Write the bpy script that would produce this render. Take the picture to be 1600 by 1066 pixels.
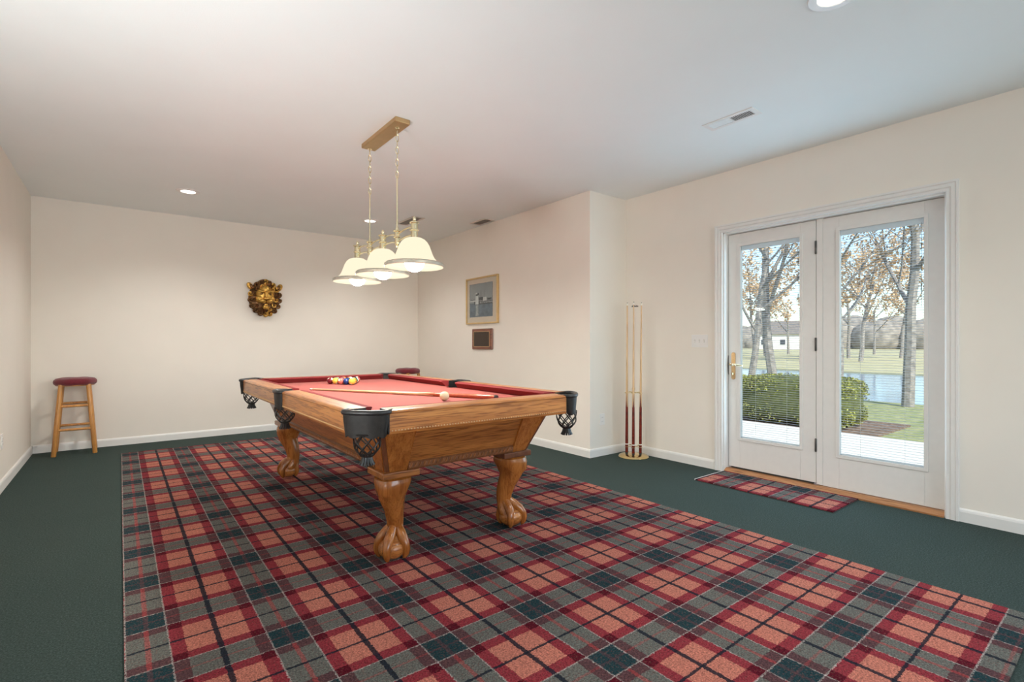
import bpy, bmesh, math, random
from mathutils import Vector, Matrix
PI = math.pi
random.seed(7)
S = bpy.context.scene
for o in list(bpy.data.objects):
    bpy.data.objects.remove(o)
COL = S.collection

# ------------------------------------------------------------------ camera
F_PX, YAW, HORIZON, CAM_H = 787.24, 37.893, 537.28, 1.117
cam_d = bpy.data.cameras.new('camera')
cam_d.sensor_width = 36.0
cam_d.lens = F_PX / 1600 * 36
cam_d.shift_y = (HORIZON - 533) / 1600
cam_d.clip_start = 0.02
cam_d.clip_end = 600
cam = bpy.data.objects.new('camera', cam_d)
COL.objects.link(cam)
cam.location = (0, 0, CAM_H)
cam.rotation_euler = (PI / 2, 0, -math.radians(YAW))
S.camera = cam

# ------------------------------------------------------------------ world, sun, exposure
S.view_settings.view_transform = 'Standard'
S.view_settings.look = 'None'
S.view_settings.gamma = 1
S.view_settings.use_curve_mapping = False
S.view_settings.exposure = -0.10
S.cycles.use_denoising = True
S.cycles.max_bounces = 10
S.cycles.diffuse_bounces = 6
S.cycles.transparent_max_bounces = 24
S.cycles.sample_clamp_indirect = 6.0

W = bpy.data.worlds.new('sky')
S.world = W
W.use_nodes = True
wn = W.node_tree
wn.nodes.clear()
sky = wn.nodes.new('ShaderNodeTexSky')
sky.sky_type = 'NISHITA'
sky.sun_disc = False
sky.sun_elevation = math.radians(38)
sky.sun_rotation = math.radians(190)
sky.air_density = 1.0
sky.dust_density = 0.6
bg = wn.nodes.new('ShaderNodeBackground')
bg.inputs['Strength'].default_value = 0.36
wo = wn.nodes.new('ShaderNodeOutputWorld')
wn.links.new(sky.outputs[0], bg.inputs['Color'])
wn.links.new(bg.outputs[0], wo.inputs['Surface'])


def lamp(name, kind, loc, energy, color, rot=(0, 0, 0), **kw):
    d = bpy.data.lights.new(name, kind)
    d.energy = energy
    d.color = color
    for k, v in kw.items():
        setattr(d, k, v)
    o = bpy.data.objects.new(name, d)
    COL.objects.link(o)
    o.location = loc
    o.rotation_euler = rot
    return o


sun_dir = Vector((0.34, 0.62, -0.62))        # the way the sunlight travels
sun = lamp('sun', 'SUN', (10, -10, 12), 7.0, (1.0, 0.93, 0.82), angle=math.radians(0.6))
sun.rotation_euler = sun_dir.to_track_quat('-Z', 'Y').to_euler()

# room planes recovered from the photograph (metres)
H = 2.62
XL, YB, XB, YS, XR = -0.713, 7.032, 3.631, 3.423, 4.179
YF = -3.2                                    # wall behind the camera
COOL = (0.86, 0.93, 1.0)
# fill light at two added, unseen windows, and daylight by the glazed doors
lamp('front_window_fill', 'AREA', (1.7, YF + 0.06, 1.45), 70, COOL, (PI / 2, 0, 0),
     shape='RECTANGLE', size=3.4, size_y=1.7)
lamp('side_window_fill', 'AREA', (XR - 0.03, -1.5, 1.5), 8, COOL, (PI / 2, 0, PI / 2),
     shape='RECTANGLE', size=1.7, size_y=1.3)
lamp('daylight_doors', 'AREA', (XR + 0.045, 1.59, 1.12), 22, (0.50, 0.78, 1.0), (PI / 2, 0, PI / 2),
     shape='RECTANGLE', size=1.4, size_y=1.7)

# photographer's bounce flash, added unseen left of frame to brighten the ceiling
fl_ = lamp('bounce_flash', 'SPOT', (-0.45, 1.7, 0.75), 165, (0.95, 0.99, 1.0), spot_size=math.radians(150), spot_blend=1.0, shadow_soft_size=0.25)
fl_.rotation_euler = Vector((0.45, 0.65, 1.0)).to_track_quat('-Z', 'Y').to_euler()


# ------------------------------------------------------------------ node helpers
def mat_new(name):
    m = bpy.data.materials.new(name)
    m.use_nodes = True
    nt = m.node_tree
    nt.nodes.clear()
    out = nt.nodes.new('ShaderNodeOutputMaterial')
    b = nt.nodes.new('ShaderNodeBsdfPrincipled')
    nt.links.new(b.outputs[0], out.inputs[0])
    return m, nt, b


def put(nt, sock, v):
    if isinstance(v, bpy.types.NodeSocket):
        nt.links.new(v, sock)
    else:
        sock.default_value = v


def math_n(nt, op, a, b=None, clamp=False):
    n = nt.nodes.new('ShaderNodeMath')
    n.operation = op
    n.use_clamp = clamp
    put(nt, n.inputs[0], a)
    if b is not None:
        put(nt, n.inputs[1], b)
    return n.outputs[0]


def mix_n(nt, fac, a, b, blend='MIX'):
    n = nt.nodes.new('ShaderNodeMix')
    n.data_type = 'RGBA'
    n.blend_type = blend
    put(nt, n.inputs[0], fac)
    put(nt, n.inputs[6], a)
    put(nt, n.inputs[7], b)
    return n.outputs[2]


def coord(nt, scale=(1, 1, 1), kind='Object', rot=(0, 0, 0)):
    t = nt.nodes.new('ShaderNodeTexCoord')
    mp = nt.nodes.new('ShaderNodeMapping')
    mp.inputs['Scale'].default_value = scale
    mp.inputs['Rotation'].default_value = rot
    nt.links.new(t.outputs[kind], mp.inputs[0])
    return mp.outputs[0]


def noise_n(nt, vec, scale, detail=3, rough=0.5, dist=0.0):
    n = nt.nodes.new('ShaderNodeTexNoise')
    nt.links.new(vec, n.inputs['Vector'])
    n.inputs['Scale'].default_value = scale
    n.inputs['Detail'].default_value = detail
    n.inputs['Roughness'].default_value = rough
    n.inputs['Distortion'].default_value = dist
    return n.outputs['Fac']


def ramp_n(nt, fac, stops, interp='LINEAR'):
    n = nt.nodes.new('ShaderNodeValToRGB')
    n.color_ramp.interpolation = interp
    els = n.color_ramp.elements
    while len(els) > 1:
        els.remove(els[-1])
    els[0].position = stops[0][0]
    els[0].color = (*stops[0][1], 1)
    for p, c in stops[1:]:
        e = els.new(p)
        e.color = (*c, 1)
    put(nt, n.inputs[0], fac)
    return n.outputs[0]


def bump_n(nt, b, height, strength=0.3, dist=0.01):
    n = nt.nodes.new('ShaderNodeBump')
    n.inputs['Strength'].default_value = strength
    n.inputs['Distance'].default_value = dist
    nt.links.new(height, n.inputs['Height'])
    nt.links.new(n.outputs[0], b.inputs['Normal'])


def plain(name, col, rough=0.5, metal=0.0, vary=0.06, scale=20, bump=0.0, bscale=200, **kw):
    m, nt, b = mat_new(name)
    v = coord(nt)
    f = noise_n(nt, v, scale, 3)
    lo = tuple(max(0, c * (1 - vary)) for c in col)
    hi = tuple(min(1, c * (1 + vary)) for c in col)
    c = ramp_n(nt, f, [(0.3, lo), (0.7, hi)])
    nt.links.new(c, b.inputs['Base Color'])
    b.inputs['Roughness'].default_value = rough
    b.inputs['Metallic'].default_value = metal
    for k, val in kw.items():
        b.inputs[k].default_value = val
    if bump:
        bump_n(nt, b, noise_n(nt, v, bscale, 2), bump, 0.004)
    return m


def oak(name, axis, light, dark, rough=0.34):
    m, nt, b = mat_new(name)
    sc = [22, 22, 22]
    sc[axis] = 1.3
    v = coord(nt, tuple(sc))
    g1 = noise_n(nt, v, 1.0, 5, 0.6, 0.45)
    sc2 = [170, 170, 170]
    sc2[axis] = 7
    g2 = noise_n(nt, coord(nt, tuple(sc2)), 1.0, 2, 0.5)
    sc3 = [5, 5, 5]
    sc3[axis] = 0.8
    g3 = noise_n(nt, coord(nt, tuple(sc3)), 1.0, 2, 0.5, 1.5)
    mid = tuple((l + d) / 2 for l, d in zip(light, dark))
    c = ramp_n(nt, g1, [(0.30, dark), (0.47, mid), (0.62, light)])
    pores = ramp_n(nt, g2, [(0.38, (0.36, 0.26, 0.18)), (0.5, (1, 1, 1))])
    c = mix_n(nt, 0.42 if axis == 2 else 0.85, c, pores, 'MULTIPLY')
    c = mix_n(nt, math_n(nt, 'MULTIPLY', g3, 0.45), c, (*dark, 1))
    nt.links.new(c, b.inputs['Base Color'])
    b.inputs['Roughness'].default_value = rough
    b.inputs['Coat Weight'].default_value = 0.35
    b.inputs['Coat Roughness'].default_value = 0.18
    bump_n(nt, b, g2, 0.08, 0.003)
    return m


M = {}
M['wall'] = plain('wall_paint', (0.84, 0.785, 0.705), 0.75, vary=0.012, scale=3, bump=0.05, bscale=260)
M['ceiling'] = plain('ceiling_paint', (0.84, 0.875, 0.865), 0.85, vary=0.012, scale=2, bump=0.10, bscale=150)
M['trim'] = plain('white_trim_paint', (0.80, 0.785, 0.755), 0.4, vary=0.012)
M['door_white'] = plain('white_door_paint', (0.79, 0.775, 0.745), 0.42, vary=0.015)
M['plastic_white'] = plain('white_plastic', (0.82, 0.80, 0.77), 0.35, vary=0.01)
M['slat'] = plain('blind_slat_white', (0.86, 0.87, 0.87), 0.45, vary=0.01)
def slat_mat():
    m = bpy.data.materials.new('translucent_white_slat')
    m.use_nodes = True
    nt = m.node_tree
    nt.nodes.clear()
    out = nt.nodes.new('ShaderNodeOutputMaterial')
    d = nt.nodes.new('ShaderNodeBsdfDiffuse')
    d.inputs[0].default_value = (0.88, 0.89, 0.90, 1)
    tr = nt.nodes.new('ShaderNodeBsdfTranslucent')
    tr.inputs[0].default_value = (0.92, 0.93, 0.94, 1)
    mx = nt.nodes.new('ShaderNodeMixShader')
    mx.inputs[0].default_value = 0.45
    nt.links.new(d.outputs[0], mx.inputs[1])
    nt.links.new(tr.outputs[0], mx.inputs[2])
    nt.links.new(mx.outputs[0], out.inputs[0])
    return m


M['slat'] = slat_mat()
M['dark_gap'] = plain('dark_gap', (0.03, 0.028, 0.025), 0.7)
M['hinge'] = plain('dark_hinge_metal', (0.10, 0.095, 0.09), 0.4, 0.7)
M['brass'] = plain('polished_brass', (0.80, 0.60, 0.30), 0.16, 1.0, vary=0.04)
M['brass_pale'] = plain('pale_brass', (0.86, 0.76, 0.52), 0.22, 1.0, vary=0.04)
M['brass_satin'] = plain('satin_brass', (0.60, 0.42, 0.22), 0.36, 1.0, vary=0.04)
OL, OD = (0.66, 0.280, 0.072), (0.35, 0.110, 0.021)
M['oak_x'] = oak('oak_grain_x', 0, OL, OD)
M['oak_y'] = oak('oak_grain_y', 1, OL, OD)
M['oak_z'] = oak('oak_grain_z', 2, (0.50, 0.180, 0.038), (0.25, 0.072, 0.013), 0.22)
M['oak_dark_x'] = oak('cabinet_oak_x', 0, (0.50, 0.195, 0.046), (0.26, 0.083, 0.017))
M['oak_dark_y'] = oak('cabinet_oak_y', 1, (0.50, 0.195, 0.046), (0.26, 0.083, 0.017))
M['moulding'] = plain('carved_moulding_wood', (0.17, 0.062, 0.022), 0.35, vary=0.3, scale=60)
M['rope'] = plain('carved_rope_wood', (0.25, 0.095, 0.033), 0.3, vary=0.3, scale=60)
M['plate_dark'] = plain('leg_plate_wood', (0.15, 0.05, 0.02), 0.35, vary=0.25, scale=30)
M['stool_wood'] = oak('honey_stool_wood', 2, (0.68, 0.33, 0.085), (0.47, 0.19, 0.04), 0.4)
M['threshold'] = oak('threshold_oak', 1, (0.56, 0.26, 0.10), (0.36, 0.15, 0.05), 0.45)
M['leather'] = plain('black_leather', (0.022, 0.021, 0.021), 0.36, vary=0.3, scale=40, bump=0.25, bscale=120)
M['leather_dull'] = plain('dark_grey_leather', (0.024, 0.021, 0.019), 0.50, vary=0.25, scale=40, bump=0.2, bscale=160, **{'Specular IOR Level': 0.25})
M['net'] = plain('black_leather_strap', (0.018, 0.014, 0.012), 0.42, vary=0.3)
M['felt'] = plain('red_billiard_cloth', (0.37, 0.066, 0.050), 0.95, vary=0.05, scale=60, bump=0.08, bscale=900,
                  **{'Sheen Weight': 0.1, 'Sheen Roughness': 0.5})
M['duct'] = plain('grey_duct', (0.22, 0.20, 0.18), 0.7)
M['cushion_shaded'] = plain('red_cloth_shaded', (0.20, 0.017, 0.018), 0.95, vary=0.05, scale=60, bump=0.08, bscale=900)  # darker copy of the bed cloth, shade of the cushion faces in the colour
M['bead'] = plain('pale_wood_bead', (0.62, 0.40, 0.20), 0.4)
M['cushion'] = plain('burgundy_seat_fabric', (0.155, 0.012, 0.022), 0.95, vary=0.25, scale=90, bump=0.4, bscale=400,
                     **{'Sheen Weight': 0.3})
M['maple'] = oak('maple_cue_shaft', 2, (0.80, 0.57, 0.33), (0.66, 0.43, 0.22), 0.3)
M['butt'] = plain('dark_red_lacquered_butt', (0.155, 0.020, 0.012), 0.16, vary=0.35, scale=30)
M['butt_orange'] = plain('orange_brown_butt', (0.44, 0.10, 0.045), 0.16, vary=0.3, scale=24)
M['ivory'] = plain('ivory_white', (0.84, 0.80, 0.70), 0.3)
M['rubber'] = plain('black_rubber', (0.03, 0.02, 0.018), 0.6)
M['cue_ball'] = plain('cream_ball', (0.83, 0.72, 0.46), 0.12, vary=0.02)
M['gold'] = plain('antique_gold', (0.62, 0.36, 0.085), 0.32, 0.85, vary=0.45, scale=26)
M['gold_dark'] = plain('dark_antique_bronze', (0.155, 0.075, 0.028), 0.36, 0.75, vary=0.6, scale=38)
M['frame_gold'] = plain('champagne_gold_frame', (0.66, 0.47, 0.23), 0.32, 0.6, vary=0.06)
M['mat_board'] = plain('cream_mat_board', (0.56, 0.50, 0.40), 0.9, vary=0.02)
M['plaque_wood'] = oak('walnut_plaque', 1, (0.30, 0.10, 0.045), (0.17, 0.05, 0.022))
M['plaque_plate'] = plain('dark_engraved_plate', (0.060, 0.042, 0.030), 0.45, 0.4, vary=0.9, scale=160)


def carpet():
    m, nt, b = mat_new('dark_green_carpet')
    v = coord(nt)
    f = noise_n(nt, v, 140, 3, 0.85)
    g = noise_n(nt, v, 2.2, 3, 0.6)
    c = ramp_n(nt, f, [(0.32, (0.014, 0.027, 0.024)), (0.52, (0.046, 0.070, 0.062)), (0.72, (0.115, 0.150, 0.132))])
    c = mix_n(nt, math_n(nt, 'MULTIPLY', g, 0.35), c, (0.022, 0.040, 0.036, 1))
    nt.links.new(c, b.inputs['Base Color'])
    b.inputs['Roughness'].default_value = 1.0
    b.inputs['Sheen Weight'].default_value = 0.03
    b.inputs['Specular IOR Level'].default_value = 0.1
    bump_n(nt, b, f, 0.7, 0.012)
    return m


def tartan():
    # distance t of a point from the nearest navy line, per axis; zones: pink < 0.102 < crimson < 0.150 < teal
    P = 0.43
    m, nt, b = mat_new('tartan_carpet')
    t = nt.nodes.new('ShaderNodeTexCoord')
    wob = noise_n(nt, t.outputs['Object'], 120, 1)
    sep = nt.nodes.new('ShaderNodeSeparateXYZ')
    nt.links.new(t.outputs['Object'], sep.inputs[0])
    jit = math_n(nt, 'MULTIPLY', math_n(nt, 'SUBTRACT', wob, 0.5), 0.012)
    tt, zz = [], []
    for ax in (0, 1):
        u = math_n(nt, 'ADD', sep.outputs[ax], jit)
        u = math_n(nt, 'ADD', math_n(nt, 'DIVIDE', u, P), 20.5)
        u = math_n(nt, 'FRACT', u)
        d = math_n(nt, 'MULTIPLY', math_n(nt, 'ABSOLUTE', math_n(nt, 'SUBTRACT', u, 0.5)), P)
        tt.append(d)
        zz.append(math_n(nt, 'ADD', math_n(nt, 'GREATER_THAN', d, 0.102),
                         math_n(nt, 'MULTIPLY', math_n(nt, 'GREATER_THAN', d, 0.150), 2.0)))
    k = math_n(nt, 'DIVIDE', math_n(nt, 'ADD', math_n(nt, 'ADD', zz[0], zz[1]), 0.5), 7.0)
    PP, PC, CC = (0.50, 0.175, 0.125), (0.245, 0.030, 0.040), (0.090, 0.004, 0.012)
    PT, CT, TT = (0.128, 0.130, 0.115), (0.090, 0.042, 0.046), (0.014, 0.040, 0.047)
    c = ramp_n(nt, k, [(0, PP), (1 / 7, PC), (2 / 7, CC), (3 / 7, PT), (4 / 7, CT), (6 / 7, TT)], 'CONSTANT')
    fl = noise_n(nt, t.outputs['Object'], 150, 3, 0.85)
    n2 = nt.nodes.new('ShaderNodeTexNoise')
    n2.inputs['Scale'].default_value = 130
    nt.links.new(t.outputs['Object'], n2.inputs['Vector'])
    # flecks of other yarn
    c = mix_n(nt, ramp_n(nt, n2.outputs['Fac'], [(0.56, (0, 0, 0)), (0.64, (0.38, 0.38, 0.38))]), c, (0.17, 0.075, 0.06, 1))
    # red pin line in the middle of the teal bands
    for a, o in ((0, 1), (1, 0)):
        line = math_n(nt, 'GREATER_THAN', tt[a], 0.207 if a == 0 else 0.210)
        over = math_n(nt, 'LESS_THAN', tt[o], 0.150)
        fac = math_n(nt, 'MULTIPLY', line, math_n(nt, 'ADD', math_n(nt, 'MULTIPLY', over, 0.38 if a == 0 else 0.20), 0.10))
        c = mix_n(nt, fac, c, (0.40, 0.045, 0.045, 1))
    for a, w in ((0, 0.0092), (1, 0.0055)):
        navy = math_n(nt, 'LESS_THAN', tt[a], w)
        c = mix_n(nt, math_n(nt, 'MULTIPLY', navy, 0.93), c, (0.012, 0.016, 0.026, 1))
    for a in (0, 1):
        white = math_n(nt, 'LESS_THAN', math_n(nt, 'ABSOLUTE', math_n(nt, 'SUBTRACT', tt[a], 0.150)), 0.0028)
        dash = math_n(nt, 'ADD', math_n(nt, 'MULTIPLY', math_n(nt, 'GREATER_THAN', wob, 0.44), 0.34), 0.16)
        c = mix_n(nt, math_n(nt, 'MULTIPLY', white, dash), c, (0.50, 0.46, 0.42, 1))
    val = ramp_n(nt, fl, [(0.30, (0.30, 0.30, 0.30)), (0.5, (0.90, 0.90, 0.90)), (0.70, (1.68, 1.68, 1.68))])
    c = mix_n(nt, 1.0, c, val, 'MULTIPLY')
    nt.links.new(c, b.inputs['Base Color'])
    b.inputs['Roughness'].default_value = 1.0
    b.inputs['Specular IOR Level'].default_value = 0.1
    b.inputs['Sheen Weight'].default_value = 0.0
    bump_n(nt, b, fl, 0.5, 0.010)
    return m


M['carpet'] = carpet()
M['tartan'] = tartan()


def glass_mat():
    m = bpy.data.materials.new('clear_glass')
    m.use_nodes = True
    nt = m.node_tree
    nt.nodes.clear()
    out = nt.nodes.new('ShaderNodeOutputMaterial')
    tr = nt.nodes.new('ShaderNodeBsdfTransparent')
    tr.inputs[0].default_value = (0.96, 0.98, 0.98, 1)
    gl = nt.nodes.new('ShaderNodeBsdfGlossy')
    gl.inputs['Roughness'].default_value = 0.02
    mx = nt.nodes.new('ShaderNodeMixShader')
    fr = nt.nodes.new('ShaderNodeLayerWeight')
    fr.inputs[0].default_value = 0.5
    fc = math_n(nt, 'POWER', fr.outputs['Facing'], 4.0)
    nt.links.new(math_n(nt, 'ADD', math_n(nt, 'MULTIPLY', fc, 0.5), 0.004), mx.inputs[0])
    nt.links.new(tr.outputs[0], mx.inputs[1])
    nt.links.new(gl.outputs[0], mx.inputs[2])
    nt.links.new(mx.outputs[0], out.inputs[0])
    return m


M['glass'] = glass_mat()


def emit(name, col, strength):
    m, nt, b = mat_new(name)
    b.inputs['Base Color'].default_value = (*col, 1)
    b.inputs['Emission Color'].default_value = (*col, 1)
    b.inputs['Emission Strength'].default_value = strength
    return m


M['bulb'] = emit('lit_bulb', (1.0, 0.95, 0.86), 300.0)
M['can_lamp'] = emit('lit_downlight', (1.0, 0.97, 0.92), 5.0)


def shade_mat():
    m = bpy.data.materials.new('frosted_glass_shade')
    m.use_nodes = True
    nt = m.node_tree
    nt.nodes.clear()
    out = nt.nodes.new('ShaderNodeOutputMaterial')
    d = nt.nodes.new('ShaderNodeBsdfDiffuse')
    d.inputs[0].default_value = (0.012, 0.011, 0.009, 1)
    tr = nt.nodes.new('ShaderNodeBsdfTranslucent')
    tr.inputs[0].default_value = (0.006, 0.0055, 0.0042, 1)
    mx = nt.nodes.new('ShaderNodeMixShader')
    mx.inputs[0].default_value = 0.5
    em = nt.nodes.new('ShaderNodeEmission')
    em.inputs[0].default_value = (1.0, 0.90, 0.66, 1)
    em.inputs[1].default_value = 1.12
    ad = nt.nodes.new('ShaderNodeAddShader')
    nt.links.new(d.outputs[0], mx.inputs[1])
    nt.links.new(tr.outputs[0], mx.inputs[2])
    nt.links.new(mx.outputs[0], ad.inputs[0])
    nt.links.new(em.outputs[0], ad.inputs[1])
    nt.links.new(ad.outputs[0], out.inputs[0])
    return m


M['shade'] = shade_mat()
M['shade_rim'] = plain('etched_rim_band', (0.50, 0.46, 0.38), 0.3, 0.3)


# ------------------------------------------------------------------ mesh helpers
class MB:
    def __init__(s):
        s.v, s.f = [], []

    def add(s, vs, fs, mtx=None):
        n = len(s.v)
        s.v += [tuple(mtx @ Vector(v)) if mtx else tuple(v) for v in vs]
        s.f += [tuple(i + n for i in f) for f in fs]
        return s

    def box(s, a, b, mtx=None):
        (x0, y0, z0), (x1, y1, z1) = a, b
        return s.hexa([(x0, y0, z0), (x1, y0, z0), (x1, y1, z0), (x0, y1, z0),
                       (x0, y0, z1), (x1, y0, z1), (x1, y1, z1), (x0, y1, z1)], mtx)

    def hexa(s, p, mtx=None):
        return s.add(p, [(0, 3, 2, 1), (4, 5, 6, 7), (0, 1, 5, 4), (1, 2, 6, 5), (2, 3, 7, 6), (3, 0, 4, 7)], mtx)

    def rings(s, rings, cap=True, closed=False, mtx=None):
        n = len(rings[0])
        vs = [p for r in rings for p in r]
        fs = []
        m = len(rings)
        for i in range(m if closed else m - 1):
            for j in range(n):
                a, b = i * n + j, i * n + (j + 1) % n
                c, d = ((i + 1) % m) * n + (j + 1) % n, ((i + 1) % m) * n + j
                fs.append((a, b, c, d))
        if cap and not closed:
            fs.append(tuple(range(n - 1, -1, -1)))
            fs.append(tuple((m - 1) * n + j for j in range(n)))
        return s.add(vs, fs, mtx)

    def lathe(s, prof, seg=32, mtx=None, cap=True):
        return s.rings([[(max(r, 1e-4) * math.cos(2 * PI * j / seg), max(r, 1e-4) * math.sin(2 * PI * j / seg), z)
                         for j in range(seg)] for r, z in prof], cap, False, mtx)

    def tube(s, path, rad, sides=8, closed=False, mtx=None):
        pts = [Vector(p) for p in path]
        n = len(pts)
        rs = rad if isinstance(rad, (list, tuple)) else [rad] * n
        out = []
        ref = None
        for i, p in enumerate(pts):
            if closed:
                t = pts[(i + 1) % n] - pts[i - 1]
            else:
                t = pts[min(i + 1, n - 1)] - pts[max(i - 1, 0)]
            t = t.normalized() if t.length > 1e-9 else Vector((0, 0, 1))
            if ref is None:
                ref = Vector((0, 0, 1)) if abs(t.z) < 0.9 else Vector((1, 0, 0))
            u = (ref - t * ref.dot(t))
            u = u.normalized() if u.length > 1e-6 else t.orthogonal().normalized()
            ref = u
            w = t.cross(u)
            out.append([tuple(p + (u * math.cos(2 * PI * k / sides) + w * math.sin(2 * PI * k / sides)) * rs[i])
                        for k in range(sides)])
        return s.rings(out, True, closed, mtx)

    def ball(s, c, r, seg=16, rng=10, mtx=None):
        r = (r, r, r) if not isinstance(r, (tuple, list)) else r
        R = []
        for i in range(rng + 1):
            a = -PI / 2 + PI * i / rng
            q = max(math.cos(a), 1e-3)
            R.append([(c[0] + r[0] * q * math.cos(2 * PI * j / seg), c[1] + r[1] * q * math.sin(2 * PI * j / seg),
                       c[2] + r[2] * math.sin(a)) for j in range(seg)])
        return s.rings(R, True, False, mtx)

    def prism(s, prof, a, b, along='x', mtx=None):
        # prof: list of (p, q); extruded from a to b along an axis
        f = {'x': lambda t, p, q: (t, p, q), 'y': lambda t, p, q: (p, t, q), 'z': lambda t, p, q: (p, q, t)}[along]
        return s.rings([[f(a, *pq) for pq in prof], [f(b, *pq) for pq in prof]], True, False, mtx)

    def build(s, name, mat, parent=None, smooth=False, bevel=0.0, loc=None, seg=2):
        me = bpy.data.meshes.new(name)
        me.from_pydata(s.v, [], s.f)
        bm = bmesh.new()
        bm.from_mesh(me)
        bmesh.ops.recalc_face_normals(bm, faces=bm.faces)
        if bevel:
            ed = [e for e in bm.edges if len(e.link_faces) == 2 and e.calc_face_angle(0) > 0.5]
            bmesh.ops.bevel(bm, geom=ed, offset=bevel, segments=seg, affect='EDGES', profile=0.5)
        bm.to_mesh(me)
        bm.free()
        for m in (mat if isinstance(mat, list) else [mat]):
            me.materials.append(m)
        if smooth:
            me.polygons.foreach_set('use_smooth', [True] * len(me.polygons))
            try:
                me.set_sharp_from_angle(angle=math.radians(42))
            except Exception:
                pass
        o = bpy.data.objects.new(name, me)
        COL.objects.link(o)
        if parent:
            o.parent = parent
        if loc:
            o.location = loc
        return o


def tag(o, label, cat, group=None, kind=None):
    o['label'] = label
    o['category'] = cat
    if group:
        o['group'] = group
    if kind:
        o['kind'] = kind
    return o


def thing(name, label, cat, loc=(0, 0, 0), rz=0.0, group=None, kind=None):
    o = bpy.data.objects.new(name, None)
    o.empty_display_size = 0.1
    COL.objects.link(o)
    o.location = loc
    o.rotation_euler = (0, 0, rz)
    return tag(o, label, cat, group, kind)


def dup(root, loc, rz, label, group=None):
    r = root.copy()
    COL.objects.link(r)
    r.location = loc
    r.rotation_euler = (0, 0, rz)
    r['label'] = label
    if group:
        r['group'] = group
    for ch in list(root.children):
        c = ch.copy()
        COL.objects.link(c)
        c.parent = r
        for g in list(ch.children):
            d = g.copy()
            COL.objects.link(d)
            d.parent = c
    return r


def clone(o, parent, name=None):
    c = o.copy()
    COL.objects.link(c)
    c.parent = parent
    return c


def T(x, y, z):
    return Matrix.Translation((x, y, z))


def RZ(a):
    return Matrix.Rotation(a, 4, 'Z')


# ------------------------------------------------------------------ the room
WT = 0.14
tag(MB().box((XL - WT, YF - WT, -0.10), (XR + WT, YB + WT, 0.0)).build('floor', M['carpet']),
    'dark green cut pile carpet covering the room floor', 'floor', kind='structure')
tag(MB().box((XL - WT, YF - WT, H), (XR + WT, YB + WT, H + 0.10)).build('ceiling', M['ceiling']),
    'flat matte white painted ceiling over the whole room', 'ceiling', kind='structure')
tag(MB().box((XL - WT, YF - WT, 0), (XL, YB + WT, H)).build('wall_left', M['wall']),
    'peach cream painted wall at the left edge behind the wooden stool', 'wall', kind='structure')
tag(MB().box((XL, YB, 0), (XR + WT, YB + WT, H)).build('wall_back', M['wall']),
    'peach cream painted end wall carrying the gold lion mask', 'wall', kind='structure')
tag(MB().box((XB, YS, 0), (XR + WT, YB, H)).build('wall_corner', M['wall'], bevel=0.004),
    'peach cream painted jutting wall carrying the framed picture', 'wall', kind='structure')
DY0, DY1, DZ = 0.842, 2.352, 2.088        # door opening
WY0, WY1, WZ0, WZ1 = -2.35, -0.65, 0.85, 2.15
b = MB()
b.box((XR, DY1, 0), (XR + WT, YS, H))
b.box((XR, DY0, DZ), (XR + WT, DY1, H))
b.box((XR, WY1, 0), (XR + WT, DY0, H))
b.box((XR, WY0, 0), (XR + WT, WY1, WZ0))
b.box((XR, WY0, WZ1), (XR + WT, WY1, H))
b.box((XR, YF - WT, 0), (XR + WT, WY0, H))
tag(b.build('wall_right', M['wall']), 'peach cream painted wall around the white glazed patio doors', 'wall', kind='structure')
FX0, FX1, FZ0, FZ1 = 0.0, 3.4, 0.6, 2.3
b = MB()
b.box((XL, YF - WT, 0), (FX0, YF, H))
b.box((FX1, YF - WT, 0), (XR, YF, H))
b.box((FX0, YF - WT, 0), (FX1, YF, FZ0))
b.box((FX0, YF - WT, FZ1), (FX1, YF, H))
tag(b.build('wall_front', M['wall']), 'peach cream painted wall behind the viewer with an added wide window', 'wall', kind='structure')


def window(name, along, c0, c1, z0, z1, plane, label):  # unseen windows, added to let fill light into the room
    w = thing(name, label, 'window', (0, 0, 0), kind='structure')
    f = MB()
    def q(a0, a1, d0, d1, za, zb):
        if along == 'x':
            f.box((a0, plane + d0, za), (a1, plane + d1, zb))
        else:
            f.box((plane + d0, a0, za), (plane + d1, a1, zb))
    sg = -1 if along == 'x' else 1
    d = sorted((sg * 0.05, sg * 0.10))
    q(c0, c1, *d, z0, z0 + 0.05)
    q(c0, c1, *d, z1 - 0.05, z1)
    q(c0, c0 + 0.05, *d, z0, z1)
    q(c1 - 0.05, c1, *d, z0, z1)
    q((c0 + c1) / 2 - 0.025, (c0 + c1) / 2 + 0.025, *d, z0, z1)
    f.build('window_frame', M['trim'], w)
    f = MB()
    d = sorted((sg * 0.072, sg * 0.078))
    q(c0, c1, *d, z0, z1)
    f.build('pane', M['glass'], w)


window('added_window_1', 'x', FX0, FX1, FZ0, FZ1, YF, 'wide white framed window added for fill light in the wall behind the viewer')
window('added_window_2', 'y', WY0, WY1, WZ0, WZ1, XR, 'white framed window added for fill light in the right wall beyond the picture edge')

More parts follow.
